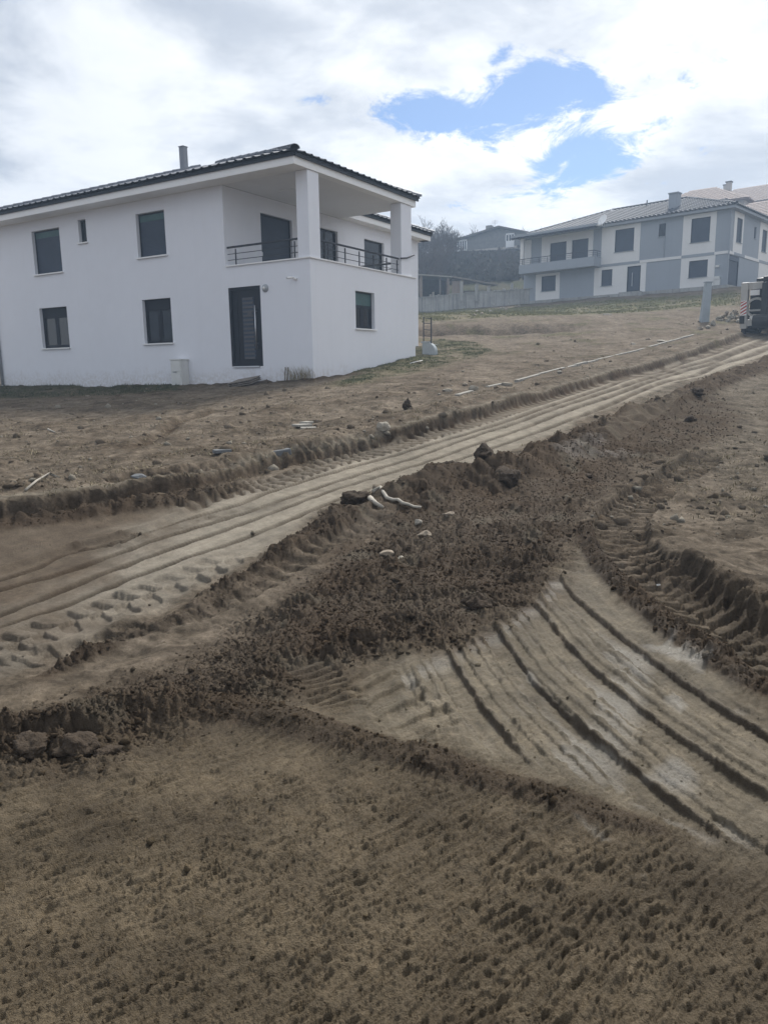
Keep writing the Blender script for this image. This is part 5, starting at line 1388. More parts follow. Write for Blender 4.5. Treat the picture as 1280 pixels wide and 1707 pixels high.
def retaining_wall():
    """concrete wall with posts left of the grey house"""
    L = [at(655, 500, 78), at(699, 521, 75), at(774, 515, 73.5), at(872, 505, 72.3), at(905, 503, 71.5)]
    L = [A3(p[0], p[1], 0) for p in L]
    H = empty('concrete_wall', (L[1][0], L[1][1], base_z(L[1][0], L[1][1])[0])); tag(H, 'long stained concrete boundary wall with posts beside the grey house', 'wall')
    o = A3(*H.location)
    tops = {0: at(655, 501, 78)[2], 1: at(699, 497, 75)[2], 2: at(774, 489, 73.5)[2], 3: at(866, 482.5, 72.3)[2], 4: at(905, 480, 71.5)[2]}
    seg = []
    for k in range(4):
        a, b = L[k], L[k + 1]; n = max(1, round(np.linalg.norm(b - a) / 1.45))
        for i in range(n): seg.append((a + (b - a) * i / n, a + (b - a) * (i + 1) / n, tops[k] + (tops[k + 1] - tops[k]) * (i + .5) / n))
    for (a, b, t) in seg:
        d = b - a; ln = np.linalg.norm(d); d /= ln; nr = A3(d[1], -d[0], 0)
        zb = base_z((a[0] + b[0]) / 2, (a[1] + b[1]) / 2)[0] - .6
        jit = random.uniform(-.03, .03)
        MB().obox(a + d * .015 + A3(0, 0, zb) + nr * jit - o, d * (ln - .03), -nr * .16, A3(0, 0, t - zb)).obj('panel', M['concrete'], H)
        MB().obox(a + A3(0, 0, t) + nr * .06 - o, d * ln, -nr * .28, A3(0, 0, .09)).obj('coping', M['concrete'], H)
    for (px, top) in ((769, 469), (794, 474), (814, 477), (840, 481), (853, 472), (860, 479)):
        p = at(px, 495, 73.2); tz = at(px, top, 73.2)[2]
        MB().box(p[0] - .13, p[0] + .13, p[1] - .13, p[1] + .13, 8.0, tz).obj('post', M['concrete'], H).location = (-o[0], -o[1], -o[2])
    return H


retaining_wall()


def sheds():
    # open shed; the shade inside is put into the back wall's dark colour
    Y = 80.0; p = at(725, 492, Y); b = 8.6
    t = at(705, 457.5, Y)[2]; t2 = at(744, 461.5, Y)[2]; x0 = at(704, 470, Y)[0]; x1 = at(745, 470, Y)[0]
    H = empty('open_shed', (x0, Y, b)); tag(H, 'low open fronted shed with dark inside beyond the concrete wall', 'shed')
    w = x1 - x0
    MB().box(0, w, 3.4, 3.6, -1, t - b - .1).obj('back_wall', M['bark'], H); MB().box(-.2, 0, 0, 3.6, -1, t - b - .1).obj('side_wall', M['brickwall'], H); MB().box(w, w + .25, 0, 3.6, -1, t2 - b - .1).obj('side_wall', M['brickwall'], H)
    MB().obox((-.4, -.3, t - b - .08), (w + .9, 0, t2 - t), (0, 4.2, 0.1), (0, 0, .14)).obj('roof', M['kerb'], H)
    for k in (.72,): MB().box(w * k - .07, w * k + .07, .0, .14, -1, t - b - .2).obj('post', M['oldwood'], H)
    for k in range(5): MB().box(.5 + k * .28, .7 + k * .28, .6, 1.1, -1, .55 + .25 * (k % 3)).obj('plank', M['deadwood'], H)
    # brick lean-to with sloping roof beam
    H = empty('lean_to', (x1 + .5, Y - .4, b)); tag(H, 'brick lean to with a sloping plank roof on thin posts beyond the concrete wall', 'shed')
    xa = at(757, 463, Y)[0] - x1 - .5; xb = at(824, 476, Y)[0] - x1 - .5; za = at(757, 463, Y)[2] - b; zb = at(824, 476, Y)[2] - b
    xw_ = at(769, 475, Y)[0] - x1 - .5
    MB().box(0, xw_, .0, .25, -1, za - .35).obj('wall', M['brickwall'], H)
    MB().obox((xa - .2, -.4, za - .05), (xb - xa + .4, 0, zb - za), (0, 3.5, .25), (0, 0, .16)).obj('roof', M['oldwood'], H)
    for k in (.18, .55, .85): MB().box(xa + (xb - xa) * k - .12, xa + (xb - xa) * k + .12, -.3, -.1, -1, za + (zb - za) * k - .1).obj('post', M['oldwood'], H)
    MB().box(xa + .2, xb - .3, 2.6, 2.8, -1, zb - .25).obj('back_wall', M['brickwall'], H)


sheds()


# ------------------------------------------------------------------ bare trees
def tree_meshes(seed, h, spread):
    r = random.Random(seed); tr = MB(); cr = MB()
    def grow(p, d, ln, rd, depth):
        pts = [p]; rs = [rd]; q = p; dd = d
        for k in range(3):
            dd = dd + A3(r.gauss(0, .14), r.gauss(0, .14), r.gauss(.05, .1)); dd /= np.linalg.norm(dd)
            q = q + dd * ln / 3; pts.append(q); rs.append(max(rd * (1 - .2 * (k + 1)), .012))
        (tr if depth == 0 else cr).tube(pts, rs, 5 if depth < 2 else 3, caps=False)
        if depth >= 4: return
        n = (5, 4, 4, 3)[depth]
        for k in range(n):
            t = r.uniform(.3, 1); i = min(2, int(t * 3)); b = pts[i] + (pts[i + 1] - pts[i]) * (t * 3 - i)
            th = r.uniform(0, 2 * math.pi); sp = r.uniform(.35, .95) * spread
            nd = dd * r.uniform(.5, 1) + A3(math.cos(th) * sp, math.sin(th) * sp, r.uniform(.05, .55)); nd /= np.linalg.norm(nd)
            grow(b, nd, ln * r.uniform(.5, .78), max(rd * .52, .014), depth + 1)
    grow(A3(0, 0, -.3), A3(0, 0, 1), h * .42, h * .022, 0)
    def mk(mb, name, m_):
        me = bpy.data.meshes.new(name); me.from_pydata(mb.v, [], mb.f); me.materials.append(m_); return me
    return mk(tr, 'trunk', M['bark']), mk(cr, 'crown', M['twig'])


def trees():
    kinds = [tree_meshes(100 + k, 5.5, .9 + .1 * (k % 3)) for k in range(6)]
    r = random.Random(5)
    protos = []
    def put(x, y, s, label, group, rz, k):
        z = base_z(x, y)[0]
        t = empty('bare_tree', (x, y, z - .05), rz); t.scale = (s * r.uniform(.85, 1.2), s * r.uniform(.85, 1.2), s); tag(t, label, 'tree', group)
        for me, nm in zip(kinds[k], ('trunk', 'crown')):
            o = bpy.data.objects.new(nm, me); col.objects.link(o); o.parent = t
    n = 0
    while n < 46:                                   # thicket left of the hill house, above the concrete wall
        Y = r.uniform(84, 128); px = r.uniform(684, 752 + (Y > 119) * 90)
        x = (px - 640) / FPX * Y
        put(x, Y, r.uniform(.55, 1.15), 'leafless grey tree in the thicket on the hill left of the brick house', 'bare trees left of the brick house', r.uniform(0, 6.28), n % 6); n += 1
    for i in range(22):                             # low bushes in front of the hill house
        px = r.uniform(770, 868); Y = r.uniform(84, 106); x = (px - 640) / FPX * Y
        put(x, Y, r.uniform(.25, .42), 'low leafless bush on the slope below the brick house', 'bare bushes below the brick house', r.uniform(0, 6.28), i % 6)
    for i in range(26):                             # tops above the roof of the grey house
        px = 866 + 140 * (i + r.uniform(-.4, .4)) / 26; Y = r.uniform(120, 140); x = (px - 640) / FPX * Y
        zt = at(px, 383 - 26 * max(0, min(1, (px - 866) / 120)) - r.uniform(-6, 14), Y)[2]; zg = base_z(x, Y)[0]
        put(x, Y, max(.5, (zt - zg) / 5.6), 'leafless tree top showing above the roof of the grey house', 'bare trees behind the grey house', r.uniform(0, 6.28), i % 6)
    # winter scrub on the hillside: nobody could count it
    rg = np.random.default_rng(3); n = 6000
    Y = rg.uniform(86, 135, n); px = rg.uniform(670, 1010, n); x = (px - 640) / FPX * Y
    z = base_z(x, Y); V = []; F = []
    for i in range(n):
        h = rg.uniform(.25, .8); w = rg.uniform(.4, 1.2); a = rg.uniform(0, 3.14)
        for k in range(2):
            ca, sa = math.cos(a + k * 1.5) * w / 2, math.sin(a + k * 1.5) * w / 2; b = len(V)
            tx, ty = rg.normal(0, .25, 2)
            V += [(x[i] - ca, Y[i] - sa, z[i] - .1), (x[i] + ca, Y[i] + sa, z[i] - .1), (x[i] + tx + .06, Y[i] + ty, z[i] + h), (x[i] + tx - ca, Y[i] + ty - sa, z[i] + h * .8)]
            F.append((b, b + 1, b + 2, b + 3))
    me = bpy.data.meshes.new('scrub'); me.from_pydata(V, [], F); me.materials.append(M['scrub']); o = bpy.data.objects.new('scrub', me); col.objects.link(o)
    tag(o, 'tangled brown winter scrub covering the hillside', kind='stuff')


trees()


# ------------------------------------------------------------------ the earth moving machine at the right edge
def build_loader():
    x, y, z = on_ground(1279, 560)
    a = math.atan2(GROOVES[0][-3][0] - GROOVES[0][-12][0], GROOVES[0][-3][1] - GROOVES[0][-12][1])
    H = empty('backhoe_loader', (x + .40, y + .6, z), -a + rad(6)); tag(H, 'muddy white and black loader with striped rear plates on the dirt road', 'loader')
    pitch = math.atan(0.13); H.rotation_euler = (pitch, 0, -a + rad(6))
    # local: x right, y forward, z up; rear faces -y
    W_, Kb = M['mwhite'], M['mblack']
    def wheel(cx, cy, r_, w_):
        t = MB(); n = 28; prof = [(-.5, .72), (-.5, .95), (-.38, 1), (.38, 1), (.5, .95), (.5, .72)]
        vs = []; fs = []
        for k in range(n):
            th = 2 * math.pi * k / n
            for (s, q) in prof: vs.append((cx + s * w_, cy + q * r_ * math.cos(th), r_ + q * r_ * math.sin(th)))
        m_ = len(prof)
        for k in range(n):
            for j in range(m_ - 1): fs.append((k * m_ + j, k * m_ + j + 1, ((k + 1) % n) * m_ + j + 1, ((k + 1) % n) * m_ + j))
        t.add(vs, fs)
        for k in range(n):                           # bars of the tread
            th = 2 * math.pi * (k + .5) / n; th2 = th + .12
            for sg in (-1, 1):
                A = A3(cx, cy + r_ * math.cos(th), r_ + r_ * math.sin(th)); B = A3(cx + sg * w_ * .48, cy + r_ * .99 * math.cos(th2), r_ + r_ * .99 * math.sin(th2))
                u = A3(0, math.cos(th), math.sin(th)); d = B - A; s_ = np.cross(d, u); s_ /= np.linalg.norm(s_)
                t.add([A - s_ * .03 - u * .02, A + s_ * .03 - u * .02, B + s_ * .03 - u * .02, B - s_ * .03 - u * .02, A - s_ * .03 + u * .045, A + s_ * .03 + u * .045, B + s_ * .03 + u * .04, B - s_ * .03 + u * .04], [(4, 5, 6, 7), (0, 4, 7, 3), (1, 2, 6, 5), (2, 3, 7, 6), (0, 1, 5, 4)])
        wh = t.obj('wheel', M['tyre'], H)
        MB().tube([(cx - w_ * .30, cy, r_), (cx + w_ * .30, cy, r_)], r_ * .62, 20).obj('rim', W_, wh)
    for sx in (-1, 1):
        wheel(sx * .78, 0.25, .66, .56); wheel(sx * .84, 2.35, .52, .42)
    MB().box(-.5, .5, -.2, 2.8, .62, 1.05).obj('chassis', Kb, H)
    # rear frame: two white uprights, cross beams, ring around the slew post
    for sx in (-1, 1):
        c = sx * .99
        up = MB().box(c - .15, c + .15, -.95, -.62, .50, 2.62).obj('stabiliser', W_, H, bevel=.02)
        MB().box(c - .09, c + .09, -.90, -.67, .22, .499).obj('foot', Kb, up)
        # chevron plate
        pl = MB().box(c - .13, c + .13, -.985, -.952, 1.12, 1.80).obj('warning_plate', M['trim'], up)
        for k in range(5):
            zb = 1.05 + k * .155; pts = [(c - .128, zb + .0), (c + .128, zb + .16), (c + .128, zb + .235), (c - .128, zb + .075)]
            pts = [(px, min(max(pz, 1.122), 1.798)) for px, pz in pts]
            if abs(pts[0][1] - pts[3][1]) + abs(pts[1][1] - pts[2][1]) < .02: continue
            MB().add([(px, -.989, pz) for px, pz in pts] + [(px, -.984, pz) for px, pz in pts], [(0, 1, 2, 3), (0, 3, 7, 4), (1, 5, 6, 2), (3, 2, 6, 7), (0, 4, 5, 1)]).obj('stripe', M['red'], pl)
        MB().box(c + sx * .13 - .13 * sx - .17, c + sx * .13 - .13 * sx + .05, -.975, -.955, .74, 1.10).obj('tail_lamp', Kb, up)
    fr = MB().box(-.84, .84, -.90, -.66, 2.30, 2.60).box(-.84, .84, -.92, -.64, .62, .90).box(-.84, .84, -.86, -.70, 1.28, 1.36)
    # arched openings left and right of the slew post
    for sx in (-1, 1):
        n = 10; cx, cz, ro, ri = sx * .46, 1.45, .46, .36; vs = []; fs = []
        for k in range(2 * n):
            th = 2 * math.pi * k / (2 * n)
            for (rr_, yy) in ((ro, -.93), (ri, -.93), (ri, -.78), (ro, -.78)): vs.append((cx + rr_ * math.cos(th), yy, cz + rr_ * math.sin(th) * 1.02))
        for k in range(2 * n):
            b = 4 * k; c_ = 4 * ((k + 1) % (2 * n))
            for j in range(4): fs.append((b + j, c_ + j, c_ + (j + 1) % 4, b + (j + 1) % 4))
        fr.add(vs, fs)
    fr.obj('rear_frame', W_, H)
    MB().box(-.80, .80, -.60, -.56, .92, 2.28).obj('shadowed_bulkhead', Kb, H)  # black sheet standing in for the shade behind the frame openings
    MB().box(-.72, -.32, -1.02, -.94, 2.02, 2.26).obj('number_plate', M['trim'], H)
    lw = MB().tube([(-.62, -.96, 1.0), (-.62, -1.02, 1.0)], .09, 12).tube([(-.36, -.96, .98), (-.36, -1.02, .98)], .06, 12).obj('rear_lamp', M['lampglass'], H)
    # folded boom, dipper and bucket
    bm = MB(); bm.obox((-.16, -1.25, .9), (.32, 0, 0), (0, .34, 0), (0, .05, 1.95)); bm.obox((-.14, -1.62, 1.0), (.28, 0, 0), (0, .28, 0), (0, .18, 1.6)); bm.obj('boom', Kb, H, bevel=.03)
    MB().tube([(.0, -1.30, 1.2), (.0, -1.38, 2.6)], .06, 10).obj('ram', M['steel'], H)
    bk = MB()
    for k in range(6):
        t0, t1 = math.pi * .9 * k / 6, math.pi * .9 * (k + 1) / 6
        bk.obox((-.38, -1.75 - .32 * math.sin(t0), .85 + .3 * math.cos(t0)), (.76, 0, 0), (0, -.32 * (math.sin(t1) - math.sin(t0)), .3 * (math.cos(t1) - math.cos(t0))), (0, .05 * math.sin(t0), .05))
    bk.obj('bucket', Kb, H)
    # cab with glass, roof, beacon; bonnet and front shovel
    cb = MB()
    for sx in (-1, 1):
        for (yy) in (-.5, 1.15): cb.box(sx * .52 - .05, sx * .52 + .05, yy - .05, yy + .05, 1.05, 2.62)
    cb.box(-.58, .58, -.55, 1.25, 2.62, 2.76); cab = cb.obj('cab', Kb, H, bevel=.02)
    for (x0, x1, y0, y1) in ((-.46, .46, -.52, -.50), (-.46, .46, 1.15, 1.17), (-.535, -.52, -.44, 1.09), (.52, .535, -.44, 1.09)): MB().box(x0, x1, y0, y1, 1.5, 2.61).obj('cab_glass', M['glass'], cab)
    MB().box(-.50, .50, -.49, 1.14, 1.055, 1.5).obj('cab_side', W_, cab)
    MB().box(-.42, .42, 1.26, 3.0, 1.06, 1.62).obj('bonnet', W_, H, bevel=.06)
    MB().tube([(.25, 2.2, 1.6), (.25, 2.2, 2.25)], .05, 8).obj('exhaust', Kb, H)
    for sx in (-1, 1): MB().obox((sx * .55 - .06, 1.5, 1.1), (.12, 0, 0), (0, 2.0, -.55), (0, .1, .2)).obj('loader_arm', W_, H)
    MB().obox((-1.1, 3.4, .12), (2.2, 0, 0), (0, .8, 0), (0, 0, .06)).obox((-1.1, 3.4, .18), (2.2, 0, 0), (0, .08, 0), (0, -.15, .8)).obj('shovel', W_, H)


build_loader()


# ------------------------------------------------------------------ stones, clods and odds and ends on the soil
def ico(sub):
    import bmesh
    b = bmesh.new(); bmesh.ops.create_icosphere(b, subdivisions=sub, radius=1.0)
    b.verts.ensure_lookup_table()
    V = np.array([v.co[:] for v in b.verts]); F = [tuple(v.index for v in f.verts) for f in b.faces]; b.free(); return V, F


ICO1, ICO2, ICO3 = ico(1), ico(2), ico(4)


def rock_mesh(name, seed, dims, m_, facet=.55, sub=3, rough=.12):
    """stone: sphere cut by random planes, then roughened"""
    r = np.random.default_rng(seed); V, F = ICO3 if sub == 3 else ICO2; V = V.copy()
    for _ in range(11):
        n = r.normal(size=3); n /= np.linalg.norm(n); d = r.uniform(facet, .92)
        k = V @ n; V -= np.maximum(k - d, 0)[:, None] * n
    off = r.uniform(0, 50, 3)
    V *= (1 + rough * np.array([mnoise.noise(Vector(v * 1.6 + off)) + .6 * abs(mnoise.noise(Vector(v * 3.7 + off))) + .5 * abs(mnoise.noise(Vector(v * 8 + off))) for v in V]))[:, None]
    V *= np.array(dims) / 2
    me = bpy.data.meshes.new(name); me.from_pydata([tuple(v) for v in V], [], F); me.materials.append(m_)
    if sub == 3 and rough > .25: me.shade_smooth()
    return me


def put_rock(name, label, cat, px, py, wpx, ratio=(1, .8, .6), m_='stone', seed=1, rot=None, sink=.25, group=None, rough=.12, facet=.55, dz=0.0):
    """stone whose width in the photograph is wpx, resting on the soil at the pixel of its foot"""
    x, y, z = on_ground(px, py); dist = math.sqrt(x * x + y * y + (EYE - z) ** 2); w = wpx / FPX * dist
    d = (w * ratio[0], w * ratio[1], w * ratio[2])
    if m_ == 'clod' and name == 'dirt_clod': d = tuple(k_ * .9 for k_ in d)
    o = bpy.data.objects.new(name, rock_mesh(name, seed, d, M[m_], facet, 3, rough)); col.objects.link(o)
    o.location = (x, y + d[1] * .3, z + d[2] * (.5 - sink) + dz); o.rotation_euler = rot or (0, 0, seed * .7)
    return tag(o, label, cat, group)


for a in (
    ('boulder', 'rounded tan boulder on the lip of the road bank', 'rock', 637, 719, 28, (1, .9, .75), 'stone', 3),
    ('rock', 'pale grey rock standing on the field above the road, largest of its row', 'rock', 791, 651, 20, (1, .8, .65), 'stone', 4),
    ('rock', 'flat pale rock lying left of the grey rock on the field', 'rock', 747, 653, 21, (1, .7, .35), 'stone', 5),
    ('rock', 'small pale stone at the left end of the rock row on the field', 'rock', 732, 659, 8, (1, .8, .5), 'stone', 6),
    ('rock', 'dull brown stone close behind the pale grey rock', 'rock', 775, 643, 12, (1, .8, .6), 'stone2', 7),
    ('rock', 'small white stone beside the buried kerb', 'rock', 933, 624, 9, (1, .8, .7), 'stone', 8),
    ('rock', 'grey stone half set in the road bank at left', 'rock', 229, 796, 24, (1, .7, .45), 'bluecon', 9),
    ('rock', 'tan stone face up in the middle of the dark earth heap', 'rock', 645, 928, 26, (1, .8, .5), 'stone2', 10),
    ('rock', 'paler stone right of the tan stone in the dark earth heap', 'rock', 668, 936, 20, (1, .8, .6), 'stone', 11),
    ('rock', 'white chipped stone high on the earth heap below the branch', 'rock', 697, 876, 18, (1, .8, .7), 'wstone', 12),
    ('rock', 'broad tan stone just below the white chipped stone', 'rock', 708, 898, 24, (1, .8, .8), 'stone2', 13),
    ('rock', 'pale slab of stone buried to the right of the branch tip', 'rock', 748, 862, 24, (1, .8, .5), 'stone2', 14),
    ('rock', 'small white stone on the field near the middle of the kerb line', 'rock', 1056, 574, 12, (1, .8, .35), 'wstone', 15),
    ('rock', 'flat pale slab on the field right of the small white stone', 'rock', 1104, 569, 22, (1, .6, .2), 'stone', 16),
    ('rock', 'dull flat stone on the field below the grassy strip', 'rock', 1082, 566, 10, (1, .7, .4), 'stone2', 17),
    ('rock', 'pale stone half buried in the meadow before the grey house', 'rock', 1014, 525, 16, (1, .7, .35), 'stone', 18),
    ('rock', 'brown stone in front of the grey tapered post', 'rock', 1168, 549, 14, (1, .7, .5), 'stone2', 19),
    ('rock', 'pale stone lying right in front of the grey tapered post', 'rock', 1180, 547, 12, (1, .7, .5), 'stone', 20),
    ('rock', 'speckled stone standing right of the grey tapered post', 'rock', 1189, 543, 9, (1, .8, 1.1), 'stone', 21),
    ('rock', 'tiny white stone on the bare soil at the right edge', 'rock', 1277, 846, 6, (1, .8, .8), 'wstone', 22),
    ('rock', 'small white pebble on the near graded soil', 'pebble', 796, 1086, 7, (1, .8, .6), 'wstone', 23),
    ('rock', 'small grey stone in the bottom of the big tyre rut', 'rock', 1098, 978, 13, (1, .6, .5), 'bluecon', 24),
    ('rock', 'dark flat clod shaped stone on the soil right of the heap', 'rock', 983, 797, 22, (1, .7, .4), 'clod', 25),
): put_rock(*a)
for a in (
    ('dirt_clod', 'tall dark clod standing on the field edge above the boulder', 'clod', 679, 684, 15, (1, .9, 1.5), 31),
    ('dirt_clod', 'dark peaked clod on the windrow at the head of the heap', 'clod', 747, 798, 46, (1, .9, .9), 32),
    ('dirt_clod', 'broken clod block right of the peaked clod', 'clod', 809, 794, 40, (1, .9, .9), 33),
    ('dirt_clod', 'large rounded clod block at the right end of the clod row', 'clod', 846, 802, 44, (1, 1, .8), 34),
    ('dirt_clod', 'round dark clod in the lower middle of the heap', 'clod', 799, 1018, 48, (1, .8, .7), 35),
    ('dirt_clod', 'dark overhanging clod at the left end of the branch', 'clod', 592, 842, 50, (1, .8, .6), 36),
    ('dirt_clod', 'dark clod on the loose soil far right of the heap', 'clod', 1152, 705, 20, (1, .9, .8), 37),
    ('dirt_clod', 'dark clod lump on the far windrow', 'clod', 1160, 660, 24, (1, .9, .6), 38),
    ('dirt_clod', 'knobbly clod at the left edge of the foreground', 'clod', 45, 1262, 60, (1, .8, .6), 39),
    ('dirt_clod', 'large lumpy clod left of the foreground corner', 'clod', 120, 1262, 70, (1, .8, .55), 40),
    ('dirt_clod', 'smaller knobbly clod nearest the smooth foreground', 'clod', 175, 1270, 44, (1, .8, .6), 41),
): put_rock(a[0], a[1], a[2], a[3], a[4], a[5], a[6], 'clod', a[7], None, .30, None, .60, .75)


def slab(name, label, cat, px, py, wpx, hpx, m_, yaw, tilt=0.0, deep=.4, sink=.2, bevel=.01, roll=0.0):
    x, y, z = on_ground(px, py); dist = math.sqrt(x * x + y * y + (EYE - z) ** 2); w = wpx / FPX * dist; h = hpx / FPX * dist
    o = MB().box(-w / 2, w / 2, 0, deep * w, 0, h).obj(name, M[m_], None, bevel=bevel); o.location = (x, y, z - sink * h); o.rotation_euler = (tilt, roll, yaw); return tag(o, label, cat)


slab('kerb_stone', 'dark bluish kerb stone lying on the lip of the road bank', 'kerb stone', 468, 749, 38, 11, 'bluecon', rad(24), 0, .45, .15, .015, rad(-6))
slab('kerb_stone', 'half buried bluish kerb stone left of the bigger one', 'kerb stone', 373, 759, 28, 6, 'bluecon', rad(28), 0, .6, .2)
o = slab('stone_slab', 'pale slanting slab of stone by the buried kerb', 'slab', 842, 643, 17, 5, 'stone', rad(-48), 0, .5, .0, .01, rad(4))
for k, (dx, dy, w_) in enumerate(((0, 0, 26), (-6, -5, 28), (3, -9, 20))):
    slab('broken_slab', ('broken grey slab at the bottom of the small slab pile on the field', 'broken grey slab in the middle of the small slab pile on the field', 'broken grey slab on top of the small slab pile on the field')[k], 'slab', 515 + dx, 717 + dy, w_, 4, 'kerb', rad(10 + 25 * k), 0, .8, -.1 - .1 * k)
slab('plank', 'grey weathered plank lying on the windrow beside the branch', 'plank', 674, 812, 54, 3, 'oldwood', rad(22), 0, .12, .1, .004)
slab('board', 'white board lying on the ground beside the white house', 'board', 722, 575, 20, 1.5, 'trim', rad(-8), 0, .5, 0, .004)


def stick(name, label, cat, pts, rpx, m_, lift=.01, n=7):
    P = []
    for (px, py) in pts: x, y, z = on_ground(px, py); P.append(A3(x, y, z + lift))
    dist = np.linalg.norm(P[0] - CAM); r = rpx / FPX * dist
    k = len(P); o = MB().tube([tuple(p - P[0]) for p in P], [r * (1 - .45 * i / (k - 1)) for i in range(k)], n).obj(name, M[m_], None, smooth=True); o.location = P[0]
    return tag(o, label, cat)


stick('stick', 'pale bent stick lying on the field at left above the road bank', 'stick', [(44, 824), (62, 813), (84, 802), (99, 804)], 2.2, 'deadwood', .02)
b = stick('branch', 'bleached white branch sticking out of the earth heap', 'branch', [(622, 833), (634, 829), (645, 830), (655, 832), (664, 839), (672, 845), (680, 847), (690, 851), (702, 852)], 3.6, 'deadwood', .04)
stick('branch', 'short bleached stub lying under the white branch in the heap', 'branch', [(617, 838), (626, 841), (638, 850)], 5, 'deadwood', .03)
stick('stick', 'thin white lath on the grass by the corner of the white house', 'stick', [(684, 606), (704, 601)], 1.0, 'trim', .01)
stick('stick', 'short pale twig on the field left of the middle', 'stick', [(80, 716), (93, 722)], 1.3, 'deadwood')
stick('pipe', 'long pale pipe lying at the foot of the concrete wall', 'pipe', [(772, 514), (820, 510), (872, 506)], 1.6, 'trim', .15)


def kerb_line():
    L = line_px([(728, 668), (756, 662), (803, 649), (835, 642), (869, 634), (894, 627), (916, 621), (974, 606), (1000, 600), (1027, 593), (1088, 578), (1130, 566), (1179, 553)], 10)
    seg = np.diff(L, axis=0); acc = np.r_[0, np.cumsum(np.hypot(seg[:, 0], seg[:, 1]))]
    H = empty('kerb', (L[0][0], L[0][1], float(z_at(*L[0])[0]))); tag(H, 'long pale kerb of half buried concrete edging along the road', 'kerb')
    o = A3(*H.location); s = 0.0; r = random.Random(4)
    while s < acc[-1] - 1.0:
        ln = .98; a = A3(np.interp(s, acc, L[:, 0]), np.interp(s, acc, L[:, 1]), 0); b = A3(np.interp(s + ln, acc, L[:, 0]), np.interp(s + ln, acc, L[:, 1]), 0)
        za = base_z(*a[:2])[0]; zb = base_z(*b[:2])[0]
        lift = .03 + .025 * r.random()
        if s < 5.2: lift = r.choice((-.2, .03, .04))
        elif 8 < s < 9: lift = -.2
        if lift > 0:
            a[2] = za + lift - .16; b[2] = zb + lift - .16; d = b - a; nr = A3(d[1], -d[0], 0); nr /= np.linalg.norm(nr)
            MB().obox(a - o + d * .006, d * .988, -nr * .11, A3(0, 0, .16)).obj('kerb_stone', M['kerb'], H, bevel=.008)
        s += 1.0


kerb_line()


